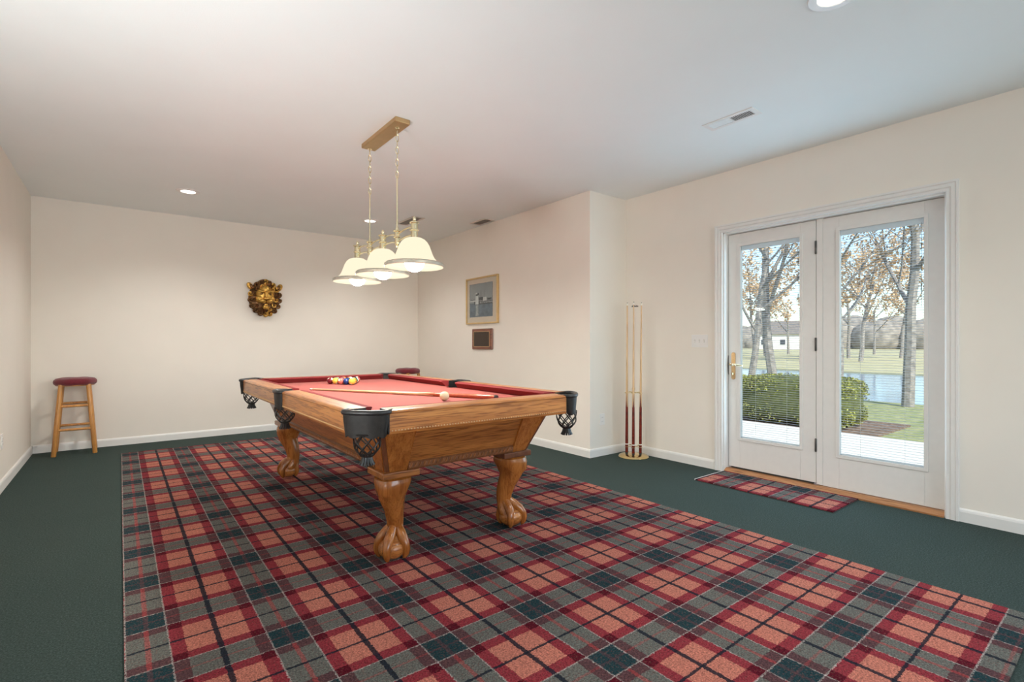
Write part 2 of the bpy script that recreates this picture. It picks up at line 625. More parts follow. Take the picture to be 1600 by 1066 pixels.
# baseboards: a profile run along each wall
BBH = 0.083
def bb_prof(t=0.014):
    return [(0, 0), (t, 0), (t, BBH - 0.02), (t * 0.75, BBH - 0.008), (t * 0.3, BBH), (0, BBH)]
def base_run(mb, x0, y0, x1, y1, nx, ny):
    L = math.hypot(x1 - x0, y1 - y0)
    ux, uy = (x1 - x0) / L, (y1 - y0) / L
    pr = bb_prof()
    r = [[(x0 + ux * s + nx * p, y0 + uy * s + ny * p, q) for p, q in pr] for s in (0, L)]
    mb.rings(r)
for nm, runs, lab in (
        ('baseboard_left', [(XL, YF, XL, YB, 1, 0)], 'low white baseboard along the left wall'),
        ('baseboard_back', [(XL + .014, YB, XB, YB, 0, -1)], 'low white baseboard under the end wall with the lion mask'),
        ('baseboard_corner', [(XB, YS - .014, XB, YB - .014, -1, 0), (XB, YS, XR - .014, YS, 0, -1)],
         'white baseboard wrapping the jutting wall under the picture'),
        ('baseboard_right', [(XR, 2.427, XR, YS, -1, 0), (XR, YF, XR, 0.783, -1, 0)], 'white baseboard on both sides of the patio doors')):
    b = MB()
    for r in runs:
        base_run(b, *r)
    tag(b.build(nm, M['trim']), lab, 'baseboard', kind='structure')

# ------------------------------------------------------------------ patio doors
# moulded casing round the opening
CW = 0.068
b = MB()
def casing_v(y_in, sgn, z1):
    pr = [(0, 0), (-0.010, 0), (-0.016, 0.006), (-0.014, 0.022), (-0.019, 0.03), (-0.019, 0.05), (-0.023, 0.056), (-0.023, CW), (0, CW)]
    lo = [(XR + p, y_in + sgn * q, 0) for p, q in pr]
    hi = [(XR + p, y_in + sgn * q, z1 + q) for p, q in pr]
    b.rings([lo, hi])
    return hi
h1 = casing_v(DY1, 1, DZ)
h0 = casing_v(DY0, -1, DZ)
b.rings([h0, h1])
tag(b.build('trim_1', M['trim']), 'white moulded casing framing the pair of patio doors', 'door trim', kind='structure')
# jambs and mullion
SLX = XR + 0.062                       # room face of the door slabs
MY0, MY1 = 1.580, 1.624                # mullion between the slabs
b = MB()
b.box((XR, DY1 - 0.012, 0.0), (XR + WT + .02, DY1, DZ))
b.box((XR, DY0, 0.0), (XR + WT + .02, DY0 + 0.006, DZ))
b.box((XR, DY0, DZ - 0.012), (XR + WT + .02, DY1, DZ))
b.box((SLX - 0.004, MY0, 0.035), (XR + WT, MY1, DZ - 0.012))
tag(b.build('trim_2', M['trim'], bevel=0.0015), 'white jamb and centre post holding the patio doors', 'door frame', kind='structure')
b = MB()
b.prism([(XR - 0.012, 0.0), (XR - 0.012, 0.010), (XR + 0.03, 0.030), (XR + WT, 0.030), (XR + WT + .05, 0.0)], DY0 + .006, DY1 - .012, 'y')
tag(b.build('trim_3', M['threshold']), 'worn orange oak threshold strip under the patio doors', 'threshold', kind='structure')


def glazed_door(name, y0, y1, z0, z1, gy0, gy1, gz0, gz1, label):
    d = thing(name, label, 'door', (SLX, (y0 + y1) / 2, 0), kind='structure')
    ox, oy = SLX, (y0 + y1) / 2
    t = 0.044
    def bx(mb, xa, ya, za, xb, yb, zb):
        mb.box((xa, ya - oy, za), (xb, yb - oy, zb))
    for nm, r in (('stile', (0, y0, z0, t, gy0, z1)), ('stile', (0, gy1, z0, t, y1, z1)),
                  ('rail', (0, gy0, gz1, t, gy1, z1)), ('rail', (0, gy0, z0, t, gy1, gz0))):
        m = MB()
        bx(m, *r)
        m.build(nm, M['door_white'], d, bevel=0.002)
    # raised lite frame round the glass
    m = MB()
    fw = 0.020
    bx(m, -0.007, gy0 - fw, gz0 - fw, 0.006, gy1 + fw, gz0 + .004)
    bx(m, -0.007, gy0 - fw, gz1 - .004, 0.006, gy1 + fw, gz1 + fw)
    bx(m, -0.007, gy0 - fw, gz0, 0.006, gy0 + .004, gz1)
    bx(m, -0.007, gy1 - .004, gz0, 0.006, gy1 + fw, gz1)
    m.build('lite_frame', M['door_white'], d, bevel=0.002)
    for xx in (0.010, 0.036):
        m = MB()
        bx(m, xx, gy0, gz0, xx + 0.003, gy1, gz1)
        m.build('pane', M['glass'], d)
    # blind sealed between the panes: head rail, bottom rail, cords and slats
    m = MB()
    bx(m, 0.015, gy0 + .004, gz1 - 0.038, 0.034, gy1 - .004, gz1 - .001)
    bl = m.build('blind', M['slat'], d, bevel=0.002)
    m = MB()
    bx(m, 0.016, gy0 + .005, gz0 + .001, 0.033, gy1 - .005, gz0 + 0.013)
    m.build('bottom_rail', M['slat'], bl, bevel=0.002)
    for fr in (0.22, 0.74):
        m = MB()
        yy = gy0 + (gy1 - gy0) * fr - oy
        m.tube([(0.0168, yy, gz0 + .01), (0.0168, yy, gz1 - .03)], 0.0008, 4)
        m.build('ladder_cord', M['plastic_white'], bl)
    m = MB()
    m.tube([(0.0150, gy0 + .022 - oy, gz1 - 0.60), (0.0150, gy0 + .022 - oy, gz1 - .03)], 0.0009, 4)
    for q in (0.19, 0.33, 0.47):
        m.box((0.0135, gy0 + .0195 - oy, gz1 - q - .022), (0.0165, gy0 + .0245 - oy, gz1 - q + .022))
    m.build('tilt_cord', M['hinge'], bl)
    # one slat mesh, gently crowned, shared by all
    w, th = 0.0135, 0.0005
    L0, L1 = gy0 + .006 - oy, gy1 - .006 - oy
    pr = [(-w / 2, -.0007), (0, .0009), (w / 2, -.0007), (w / 2, -.0007 + th), (0, .0009 + th), (-w / 2, -.0007 + th)]
    first = None
    z = gz0 + 0.024
    while z < gz1 - 0.042:
        if first is None:
            sl = MB().prism(pr, L0, L1, 'y').build('slat', M['slat'], bl)
            first = sl
        else:
            sl = clone(first, bl)
        sl.location = (0.0245, 0, z)
        sl.rotation_euler = (0, math.radians(4), 0)
        z += 0.0182
    return d


D1 = glazed_door('door_1', MY1 + .004, DY1 - .016, 0.044, DZ - .016, 1.742, 2.232, 0.300, 1.965,
                 'white patio door with brass lever handle and glass with slatted blind')
D2 = glazed_door('door_2', DY0 + .010, MY0 - .001, 0.032, DZ - .016, 0.962, 1.470, 0.283, 1.965,
                 'fixed white patio door panel on the right, without a handle')
# dark strip in the gap under the opening door
MB().box((0.004, -.33, 0.031), (0.03, .33, 0.0435)).build('door_sweep', M['dark_gap'], D1)
# handle: long plate, lever, key turn
px, py = D1.location.x, D1.location.y
hy = 2.290 - py
pl = MB()
prof = []
for i in range(24):
    a = 2 * PI * i / 24
    prof.append((hy + 0.0185 * math.cos(a), (0.823 if math.sin(a) < 0 else 1.023) + 0.0185 * math.sin(a)))
pl.prism(prof, -0.007, 0.0, 'x')
hp = pl.build('handle_plate', M['brass_satin'], D1, bevel=0.002)
h = MB()
h.lathe([(0.012, 0), (0.012, 0.02), (0.009, 0.024), (0.009, 0.045)], 16, T(-0.005, hy, 0.935) @ Matrix.Rotation(-PI / 2, 4, 'Y'))
h.tube([(-0.046, hy + 0.012, 0.937), (-0.048, hy - 0.02, 0.938), (-0.05, hy - 0.06, 0.932), (-0.048, hy - 0.105, 0.928)], [0.010, 0.009, 0.0075, 0.006], 10)
h.build('lever', M['brass_pale'], hp, smooth=True)
h = MB()
h.lathe([(0.013, 0), (0.012, 0.008)], 16, T(-0.005, hy, 0.855) @ Matrix.Rotation(-PI / 2, 4, 'Y'))
h.box((-0.026, hy - 0.004, 0.845), (-0.012, hy + 0.004, 0.865))
h.build('key_turn', M['brass_pale'], hp, smooth=True)
MB().prism([(0.002 + 0.010 * math.cos(a), 0.93 + 0.085 * math.sin(a)) for a in [2 * PI * i / 20 for i in range(20)]],
           DY1 - .0175 - py, DY1 - .0125 - py, 'y').build('strike_plate', M['dark_gap'], D1)
for zc in (1.860, 1.112, 0.335):
    h = MB()
    h.lathe([(0.0045, zc - .052), (0.0075, zc - .047), (0.0075, zc + .047), (0.0045, zc + .052)], 12, T(-0.007, MY1 + .003 - py, 0))
    h.build('hinge', M['hinge'], D1, smooth=True)

# ------------------------------------------------------------------ tartan rug and door mat
RX0, RX1, RY0, RY1 = 0.012, 2.945, 0.305, 6.455
ox, oy = 1.585, 2.257
tag(MB().box((RX0 - ox, RY0 - oy, 0), (RX1 - ox, RY1 - oy, 0.006)).build('tartan_rug', M['tartan'], loc=(ox, oy, 0.0)),
    'large red, pink and teal tartan rug lying under the pool table', 'rug')
mat = thing('door_mat', 'small red and teal tartan mat on the carpet at the patio doors', 'mat', (3.85, 1.89, 0))
mat.rotation_euler = (0, 0, PI / 2)
# local x runs along the room's y
MB().box((1.322 - 1.89, -(4.162 - 3.85), 0.004), (2.330 - 1.89, -(3.712 - 3.85), 0.011)).build('pile', M['tartan'], mat)
b = MB()
b.box((1.318 - 1.89, -(4.162 - 3.85), 0.0), (2.332 - 1.89, -(3.708 - 3.85), 0.004))
b.build('backing', M['dark_gap'], mat)
b = MB()
b.box((2.330 - 1.89, -(4.160 - 3.85), 0.002), (2.336 - 1.89, -(3.710 - 3.85), 0.012))
b.build('bound_edge', M['plastic_white'], mat)

# ------------------------------------------------------------------ pool table
TC = (1.503, 3.46, 0.006)
pt = thing('pool_table', 'oak pool table with red cloth, leather pockets and claw feet', 'pool table', TC)
HX, HY = 0.6975, 1.34
ZE, ZT, ZB, ZC = 0.800, 0.813, 0.704, 0.766      # rail edge line, rail top, rail underside, cloth
CUT, SIDE = 0.150, 0.078
# slate bed covered with cloth (corners and side pockets notched)
ix, iy = HX - 0.115, HY - 0.115
c, sd = 0.075, 0.05
outl = [(-ix + c, -iy), (ix - c, -iy), (ix, -iy + c), (ix, -sd), (ix - .045, -sd * .6), (ix - .045, sd * .6), (ix, sd),
        (ix, iy - c), (ix - c, iy), (-ix + c, iy), (-ix, iy - c), (-ix, sd), (-ix + .045, sd * .6), (-ix + .045, -sd * .6), (-ix, -sd), (-ix, -iy + c)]
MB().prism(outl, ZC - 0.055, ZC, 'z').build('bed', M['felt'], pt)


def rail_pts(n, o, z, along, t):
    # o: distance inward from the outer face; n: side; returns local point
    if along == 'x':
        return (t, n * (HY - o), z)
    return (n * (HX - o), t, z)


RAILP = [(0.004, ZB), (0.0, ZB + 0.010), (0.0, ZE - 0.004), (-0.004, ZE), (-0.004, ZE + 0.003), (0.002, ZT - 0.003), (0.012, ZT), (0.098, ZT + 0.001), (0.098, ZB)]
CUSHP = [(0.098, ZT + 0.0012), (0.110, ZT + 0.002), (0.146, ZT - 0.003), (0.151, ZT - 0.008), (0.146, ZT - 0.014), (0.116, ZC + 0.001), (0.098, ZC + 0.001)]
BEADS = []
def rail(along, n, t0, t1, e0, e1):
    wood = M['oak_x'] if along == 'x' else M['oak_y']
    r = MB().rings([[rail_pts(n, o, z, along, t) for o, z in RAILP] for t in (t0, t1)]).build('rail', wood, pt, bevel=0.0)
    for t, s_ in ((t0, -1), (t1, 1)):
        MB().rings([[rail_pts(n, o + (.002 if o < .05 else 0), z - .001, along, tt_) for o, z in RAILP] for tt_ in (t, t + s_ * .005)]).build('end_cap', M['leather'], r)
    # cloth covered cushion, ends cut back towards the pockets
    m = MB()
    mid0, mid1 = t0, t1
    m.rings([[rail_pts(n, o, z, along, t0 + (o - 0.098) * e0) for o, z in CUSHP],
             [rail_pts(n, o, z, along, t1 - (o - 0.098) * e1) for o, z in CUSHP]])
    m.build('cushion', M['cushion_shaded'], pt)
    # fine inlaid bead line near the lower edge of the rail
    m = MB()
    k = int((t1 - t0) / 0.016)
    for i in range(k + 1):
        t = t0 + 0.012 + (t1 - t0 - 0.024) * i / k
        x, y, z = rail_pts(n, -0.001, ZB + 0.015, along, t)
        m.add([(x - .0045, y, z), (x, y - .0045, z), (x + .0045, y, z), (x, y + .0045, z), (x, y, z + .0045), (x, y, z - .0045)],
              [(0, 1, 4), (1, 2, 4), (2, 3, 4), (3, 0, 4), (1, 0, 5), (2, 1, 5), (3, 2, 5), (0, 3, 5)])
    bt = m.build('bead_trim', M['bead'], r)
    bt['kind'] = 'stuff'
for n in (-1, 1):
    rail('x', n, -HX + CUT, HX - CUT, 1.0, 1.0)
    rail('y', n, -HY + CUT, -SIDE, 1.0, 0.5)
    rail('y', n, SIDE, HY - CUT, 0.5, 1.0)


def pocket(cx, cy, ang, half, bulge):
    """leather pocket: local x points outward, y along the chord; origin on the chord."""
    root_m = T(cx, cy, 0) @ RZ(ang)
    def path(n, hw, bg, z, x0=0.0, p=2.6):
        out = []
        for i in range(n + 1):
            a = -PI / 2 + PI * i / n
            ca, sa = math.cos(a), math.sin(a)
            out.append((x0 + bg * abs(ca) ** (2 / p), hw * math.copysign(abs(sa) ** (2 / p), sa), z))
        return out
    # the rounded top casting, with two arms lying along the rail ends
    m = MB()
    pth = [(-0.055, -half + .004, ZT - .004)] + path(18, half, bulge, ZT - 0.007) + [(-0.055, half - .004, ZT - .004)]
    rd = [0.006] + [0.0125] * 19 + [0.006]
    m.tube(pth, rd, 10, mtx=root_m)
    P = m.build('pocket', M['leather'], pt, smooth=True)
    # hanging leather shield with a scalloped hem
    m = MB()
    rings = []
    n = 24
    for zi, (z, sh, bo) in enumerate(((ZT - .012, 1.0, 0.0), (ZT - .05, 0.985, -.002), (ZB + .02, 0.93, -.006), (ZB - 0.002, 0.90, -.006))):
        pa = path(n, half * sh, bulge + bo, z)
        if zi == 3:
            pa = [(x, y, z - 0.010 * abs(math.sin(i * PI / 6))) for i, (x, y, z) in enumerate(pa)]
        rings.append(pa)
    vs, fs = [], []
    for off in (0.004, -0.004):
        for r in rings:
            vs += [(x + off, y * (1 + off * 2), z) for x, y, z in r]
    w = n + 1
    for s in range(2):
        for i in range(3):
            for j in range(n):
                a = s * 4 * w + i * w + j
                fs.append((a, a + 1, a + w + 1, a + w))
    for j in range(n):
        a = 3 * w + j
        fs.append((a, a + 1, a + 1 + 4 * w, a + 4 * w))
    m.add(vs, fs, root_m)
    m.build('shield', M['leather_dull'], P, smooth=True)
    # dark liner behind the mouth
    m = MB()
    m.tube(path(14, half * .8, bulge * .75, ZC - .03), 0.004, 6, mtx=root_m)
    vs = [p for z in (ZT - .02, ZB + .004) for p in path(14, half * .86, bulge * .8, z)]
    m.add(vs, [(j, j + 1, j + 16, j + 15) for j in range(14)], root_m)
    m.build('liner', M['rubber'], P)
    # woven net: two families of helical straps between hoops
    m = MB()
    ncx = bulge - 0.058
    prof = [(0.060, ZB + .006), (0.060, ZB - .03), (0.055, ZB - .06), (0.040, ZB - .085), (0.024, ZB - .098)]
    def rz(t):
        t *= len(prof) - 1
        i = min(int(t), len(prof) - 2)
        f = t - i
        return [prof[i][k] * (1 - f) + prof[i + 1][k] * f for k in (0, 1)]
    for fam in (1, -1):
        for k in range(7):
            pp = []
            for i in range(11):
                t = i / 10
                r, z = rz(t)
                a = 2 * PI * k / 7 + fam * t * 1.8
                pp.append((ncx + r * math.cos(a), r * math.sin(a), z))
            m.tube(pp, 0.0036, 5, mtx=root_m)
    for t in (0.02, 0.97):
        r, z = rz(t)
        m.tube([(ncx + r * math.cos(2 * PI * i / 18), r * math.sin(2 * PI * i / 18), z) for i in range(18)], 0.0045, 5, True, mtx=root_m)
    m.build('net', M['net'], P, smooth=True)
    # gathered collar and leather fringe under the net
    m = MB()
    z0 = ZB - .096
    m.lathe([(0.020, z0 + .006), (0.026, z0), (0.019, z0 - .008), (0.020, z0 - .012)], 16, root_m @ T(ncx, 0, 0))
    for k in range(12):
        a = 2 * PI * k / 12
        m.tube([(ncx + .018 * math.cos(a), .018 * math.sin(a), z0 - .008),
                (ncx + .022 * math.cos(a), .022 * math.sin(a), z0 - .026),
                (ncx + .032 * math.cos(a), .032 * math.sin(a), z0 - .043)], [.006, .007, .006], 5, mtx=root_m)
    m.build('fringe', M['leather'], P, smooth=True)


dg = CUT / 2
for sx in (-1, 1):
    for sy in (-1, 1):
        pocket(sx * (HX - dg + .004), sy * (HY - dg + .004), math.atan2(sy, sx), CUT * 0.7071 - .002, 0.052)
    pocket(sx * (HX - 0.012), 0, 0 if sx > 0 else PI, SIDE - .002, 0.036)

# tapered cabinet under the rails
AZ1, AZ0 = ZB, 0.466
TXh, TYh, BXh, BYh = 0.524, 1.195, 0.446, 1.078
def lerp(a, b_, f):
    return a + (b_ - a) * f
def shell(f, out):   # half sizes of the cabinet at height fraction f (0 bottom, 1 top), pushed out by out
    return lerp(BXh, TXh, f) + out, lerp(BYh, TYh, f) + out
PW = 0.125
def panel(side, n):
    m = MB()
    p = []
    for f in (0, 1):
        hx, hy_ = shell(f, 0)
        z = lerp(AZ0, AZ1, f)
        if side == 'x':
            p += [(-hx + .02, n * hy_, z), (hx - .02, n * hy_, z), (hx - .02, n * (hy_ - .022), z), (-hx + .02, n * (hy_ - .022), z)]
        else:
            p += [(n * hx, -hy_ + .02, z), (n * hx, hy_ - .02, z), (n * (hx - .022), hy_ - .02, z), (n * (hx - .022), -hy_ + .02, z)]
    m.hexa(p)
    return m.build('side_panel', M['oak_dark_x'] if side == 'x' else M['oak_dark_y'], pt)
def post(sx, sy):
    m = MB()
    # two boards meeting at the corner, standing a little proud, a dark chamfer between them
    for fx in (True, False):
        p = []
        for f in (0, 1):
            hx, hy_ = shell(f, 0.014)
            z = lerp(AZ0, AZ1, f)
            w = (hx - BXh + 0.105) if fx else (hy_ - BYh + 0.105)
            g = 0.024
            if fx:
                p += [(sx * (hx - w), sy * hy_, z), (sx * (hx - g), sy * hy_, z), (sx * (hx - g), sy * (hy_ - .03), z), (sx * (hx - w), sy * (hy_ - .03), z)]
            else:
                p += [(sx * hx, sy * (hy_ - w), z), (sx * hx, sy * (hy_ - g), z), (sx * (hx - .03), sy * (hy_ - g), z), (sx * (hx - .03), sy * (hy_ - w), z)]
        m.hexa(p)
    cp = m.build('corner_post', M['oak_z'], pt)
    m = MB()
    p = []
    for f in (0, 1):
        hx, hy_ = shell(f, 0.009)
        z = lerp(AZ0, AZ1, f)
        p += [(sx * (hx - .045), sy * (hy_ - .045), z), (sx * hx, sy * (hy_ - .045), z), (sx * hx, sy * hy_, z), (sx * (hx - .045), sy * hy_, z)]
    m.hexa(p)
    m.build('corner_bead', M['plate_dark'], cp)
def carved(side, n):
    # rope-carved moulding along the bottom of a panel
    m = MB()
    hx, hy_ = shell(0.09, 0.0)
    z = AZ0 + 0.022
    L = (hx if side == 'x' else hy_) - 0.115
    def pt3(t, o, zz):
        return (t, n * (hy_ + o), zz) if side == 'x' else (n * (hx + o), t, zz)
    m.rings([[pt3(t, o, z + q) for o, q in ((-.012, -.022), (.010, -.022), (.016, -.012), (.016, .012), (.008, .022), (-.012, .022))] for t in (-L, L)])
    mo = m.build('moulding', M['moulding'], pt)
    m = MB()
    k = int(2 * L / 0.026)
    for i in range(k):
        t = -L + (i + .5) * 2 * L / k
        c0, c1 = pt3(t - .007, .015, z - .011), pt3(t + .007, .017, z + .011)
        m.tube([c0, tuple((a_ + b_) / 2 for a_, b_ in zip(c0, c1)), c1], [.003, .0075, .003], 5)
    rp = m.build('rope_carving', M['rope'], mo, smooth=True)
    rp['kind'] = 'stuff'
for n in (-1, 1):
    panel('x', n); panel('y', n)
    carved('x', n); carved('y', n)
for sx in (-1, 1):
    for sy in (-1, 1):
        post(sx, sy)
MB().box((-BXh + .01, -BYh + .01, AZ0), (BXh - .01, BYh - .01, AZ0 + .02)).build('bottom_board', M['plate_dark'], pt)

# cabriole legs with ball and claw feet
LEGP = [(0.432, -.080, .085, .080), (0.420, -.088, .106, .093), (0.395, -.086, .114, .093), (0.352, -.064, .113, .079), (0.323, -.052, .096, .068),
        (0.285, -.060, .076, .058), (0.242, -.070, .048, .049), (0.188, -.075, .027, .043), (0.150, -.071, .020, .041),
        (0.124, -.068, .030, .046), (0.100, -.064, .052, .058), (0.078, -.056, .064, .064), (0.060, -.04, .06, .05)]
def leg(lx, ly, ang):
    R = T(lx, ly, 0) @ RZ(ang)
    m = MB()
    rings = []
    n = 24
    # smooth the profile with extra rings
    prof = []
    for i in range(len(LEGP) - 1):
        a_, b_ = LEGP[i], LEGP[i + 1]
        prof.append(a_)
        prof.append(tuple((u + v) / 2 for u, v in zip(a_, b_)))
    prof.append(LEGP[-1])
    for z, lo, hi, hw in prof:
        cc, hd = (lo + hi) / 2, (hi - lo) / 2
        r = []
        for j in range(n):
            a = 2 * PI * j / n
            k = 1.0 + 0.045 * math.cos(4 * a) * (-1 if z < .33 else 1)
            r.append((cc + hd * math.cos(a) * k, hw * math.sin(a) * k, z))
        rings.append(r)
    m.rings(rings, mtx=R)
    # toes
    bx, bz, br = 0.018, 0.056, 0.068
    for a, ln in ((0, 1.0), (math.radians(84), 1.0), (-math.radians(84), 1.0), (PI, .92)):
        pp, rr = [], []
        for rho, z, rad in ((.020, .158, .022), (.038, .132, .027), (.058, .108, .027), (.074, .082, .0215), (.080, .058, .0205), (.077, .036, .0185), (.070, .018, .013), (.063, .009, .007)):
            rho *= ln
            pp.append((bx * min(1, (.16 - z) / .06) - .018 * max(0, (z - .10) / .06) + rho * math.cos(a), rho * math.sin(a), z))
            rr.append(rad)
        m.tube(pp, rr, 10, mtx=R)
    L = m.build('leg', M['oak_z'], pt, smooth=True)
    m = MB()
    m.ball((bx, 0, bz), (br * 1.06, br * 1.06, bz), 24, 16, R)
    m.build('claw_ball', M['oak_x'], L, smooth=True)
    m = MB()
    m.box((lx - .102, ly - .102, 0.432), (lx + .102, ly + .102, 0.466))
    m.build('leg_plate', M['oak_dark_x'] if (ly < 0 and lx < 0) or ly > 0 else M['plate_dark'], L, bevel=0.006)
LX, LY = 0.376, 1.005
for sx in (-1, 1):
    for sy in (-1, 1):
        leg(sx * LX, sy * LY, math.atan2(sy, sx))

# ------------------------------------------------------------------ balls and cue on the table
CZ = TC[2] + ZC
BR = 0.0286
def ball_mat(name, col, stripe):
    m, nt, bs = mat_new(name)
    t = nt.nodes.new('ShaderNodeTexCoord')
    sep = nt.nodes.new('ShaderNodeSeparateXYZ')
    nt.links.new(t.outputs['Object'], sep.inputs[0])
    cream = (0.80, 0.72, 0.55, 1)
    if stripe:
        band = math_n(nt, 'LESS_THAN', math_n(nt, 'ABSOLUTE', sep.outputs[2]), BR * 0.74)
        c = mix_n(nt, band, cream, (*col, 1))
    else:
        c = mix_n(nt, 0.0, (*col, 1), cream)
    spot = math_n(nt, 'GREATER_THAN', math_n(nt, 'ABSOLUTE', sep.outputs[0]), BR * 0.93)
    c = mix_n(nt, spot, c, cream)
    nt.links.new(c, bs.inputs['Base Color'])
    bs.inputs['Roughness'].default_value = 0.10
    return m
HUE = {'yellow': (0.80, 0.47, 0.07), 'blue': (0.010, 0.035, 0.16), 'red': (0.48, 0.04, 0.03), 'purple': (0.09, 0.03, 0.16),
       'orange': (0.75, 0.22, 0.04), 'green': (0.01, 0.11, 0.05), 'maroon': (0.16, 0.012, 0.02), 'black': (0.012, 0.012, 0.012)}
apex = Vector((1.535, 4.155))
RB = BR * 1.004
# rows from the apex (nearest the viewer) to the base; within a row from left to right
RACK = [['yellow'], ['blue', 'orange stripe'], ['pink', 'black', 'green'],
        ['yellow stripe', 'purple', 'red', 'blue stripe'], ['maroon stripe', 'green stripe', 'orange', 'purple stripe', 'red stripe']]
HUE['pink'] = (0.62, 0.16, 0.12)
bm_ = {}
base_ball = None
pos_words = {(0, 0): 'at the near tip of the racked triangle', (4, 0): 'at the far left corner of the racked triangle',
             (4, 4): 'at the far right corner of the racked triangle'}
for r, row in enumerate(RACK):
    for k, colr in enumerate(row):
        key = colr
        if key not in bm_:
            hue = colr.split()[0]
            bm_[key] = ball_mat('ball_' + colr.replace(' ', '_'), HUE[hue], 'stripe' in colr)
        m = MB().ball((0, 0, 0), BR, 24, 16).build('billiard_ball', bm_[key], smooth=True)
        m.location = (apex.x + (k - r / 2) * 2 * RB, apex.y + r * 2 * RB * 0.866, CZ + BR)
        m.rotation_euler = (random.uniform(0, 6), random.uniform(0, 6), random.uniform(0, 6))
        side = pos_words.get((r, k)) or ('on the left side of the racked triangle' if k == 0 else
               'on the right side of the racked triangle' if k == r else
               'on the back row of the racked triangle' if r == 4 else 'inside the racked triangle')
        desc = colr.replace(' stripe', ' striped') if 'stripe' in colr else 'solid ' + colr
        tag(m, 'small %s billiard ball %s' % (desc, side), 'billiard ball', 'racked billiard balls')
cb = MB().ball((0, 0, 0), BR, 24, 16).build('cue_ball', M['cue_ball'], smooth=True)
cb.location = (1.549, 2.655, CZ + BR)
tag(cb, 'plain cream cue ball resting alone on the red cloth beside the cue', 'billiard ball')


def make_cue(label, L=1.47, butt='butt', group=None):
    """stands along local z, butt at 0"""
    q = thing('cue_stick', label, 'cue', group=group)
    MB().lathe([(0.0110, 0.60), (0.0098, 0.80), (0.0085, 1.05), (0.0068, L - .03)], 14).build('shaft', M['maple'], q, smooth=True)
    MB().lathe([(0.0145, 0.02), (0.0148, 0.10), (0.0138, 0.28), (0.0126, 0.44), (0.0121, 0.465)], 14).build('butt', M[butt], q, smooth=True)
    # pointed splices of butt wood running into the maple forearm
    MB().lathe([(0.0120, 0.465), (0.0110, 0.60)], 14).build('forearm', M['maple'], q, smooth=True)
    m = MB()
    for k in range(4):
        a = 2 * PI * k / 4 + .4
        w = .62
        v = [(.0127 * math.cos(a - w), .0127 * math.sin(a - w), .455), (.0127 * math.cos(a), .0127 * math.sin(a), .455),
             (.0127 * math.cos(a + w), .0127 * math.sin(a + w), .455), (.01135 * math.cos(a), .01135 * math.sin(a), .60)]
        m.add(v, [(0, 1, 3), (1, 2, 3)])
    m.build('splice', M[butt], q)
    MB().lathe([(0.0150, .095), (0.0152, .10), (0.0150, .105)], 14).build('ring', M['ivory'] if butt == 'butt' else M[butt], q, smooth=True)
    MB().lathe([(0.0068, L - .03), (0.0066, L - .006)], 12).build('ferrule', M['ivory'], q, smooth=True)
    MB().lathe([(0.0066, L - .006), (0.005, L)], 12).build('tip', M['hinge'], q, smooth=True)
    MB().lathe([(0.011, 0.0), (0.0135, .006), (0.0140, .02)], 14).build('bumper', M['rubber'], q, smooth=True)
    return q


cue = make_cue('maple cue with orange brown butt lying across the red cloth', 1.555, 'butt_orange')
tipP, butP = Vector((1.115, 3.885, CZ + 0.0068)), Vector((1.838, 2.505, CZ + 0.0150))
cd = (tipP - butP).normalized()
cue.location = butP
cue.rotation_mode = 'QUATERNION'
cue.rotation_quaternion = cd.to_track_quat('Z', 'Y')

# ------------------------------------------------------------------ cue stand
yaw = math.radians(YAW)
LATV, DEPV = Vector((math.cos(yaw), -math.sin(yaw), 0)), Vector((math.sin(yaw), math.cos(yaw), 0))
SC = Vector((4.003, 3.190, 0))
st = thing('cue_stand', 'polished brass floor stand with round base holding upright cues', 'cue stand', SC)
MB().lathe([(0.144, 0.0), (0.147, 0.006), (0.140, 0.018), (0.118, 0.027), (0.060, 0.031), (0.022, 0.036)], 48).build('base', M['brass'], st, smooth=True)
MB().lathe([(0.016, .03), (0.013, .05), (0.0095, .07), (0.0095, .66), (0.014, .665), (0.016, .675), (0.010, .686), (0.006, .70), (0.009, .708), (0.001, .718)], 16).build('pole', M['brass_pale'], st, smooth=True)
CUES = [(-0.072, -0.020), (-0.020, -0.074), (0.054, -0.052), (0.066, 0.040), (-0.012, 0.076)]
for zz, nm in ((0.635, 'upper_holder'), (0.105, 'lower_holder')):
    m = MB()
    for la, de in CUES:
        c = LATV * la + DEPV * de
        m.tube([(c.x + .019 * math.cos(2 * PI * i / 16), c.y + .019 * math.sin(2 * PI * i / 16), zz) for i in range(16)], .0032, 6, True)
        m.tube([(0, 0, zz), tuple(c * ((c.length - .019) / c.length) + Vector((0, 0, zz)))], .0035, 6)
    m.build(nm, M['brass_pale'], st, smooth=True)
for (la, de), tilt, lab, L in zip(CUES, ((0.008, .004), (0.0095, .02), (0.014, .01)),
                               ('upright maple cue with dark red butt, leftmost in the brass stand',
                                'upright maple cue with dark red butt, middle one in the brass stand',
                                'upright maple cue with dark red butt, rightmost in the brass stand'), (1.49, 1.495, 1.49)):
    q = make_cue(lab, L, 'butt', 'cues in the brass stand')
    c = SC + LATV * la + DEPV * de
    q.location = (c.x, c.y, 0.032)
    d = (LATV * tilt[0] + DEPV * tilt[1] + Vector((0, 0, L))).normalized()
    q.rotation_mode = 'QUATERNION'
    q.rotation_quaternion = d.to_track_quat('Z', 'Y')
    if 'middle' in lab:
        m = MB()
        fan = [(-.034, -.006), (-.030, .010), (-.022, .002), (-.014, .012), (-.005, .003), (.005, .012), (.013, .003), (.022, .011), (.030, .003), (.034, -.006)]
        m.prism(fan, 0.004, 0.011, 'y', T(-.012, -.006, L - .045))
        m.build('bridge_head', M['hinge'], q)

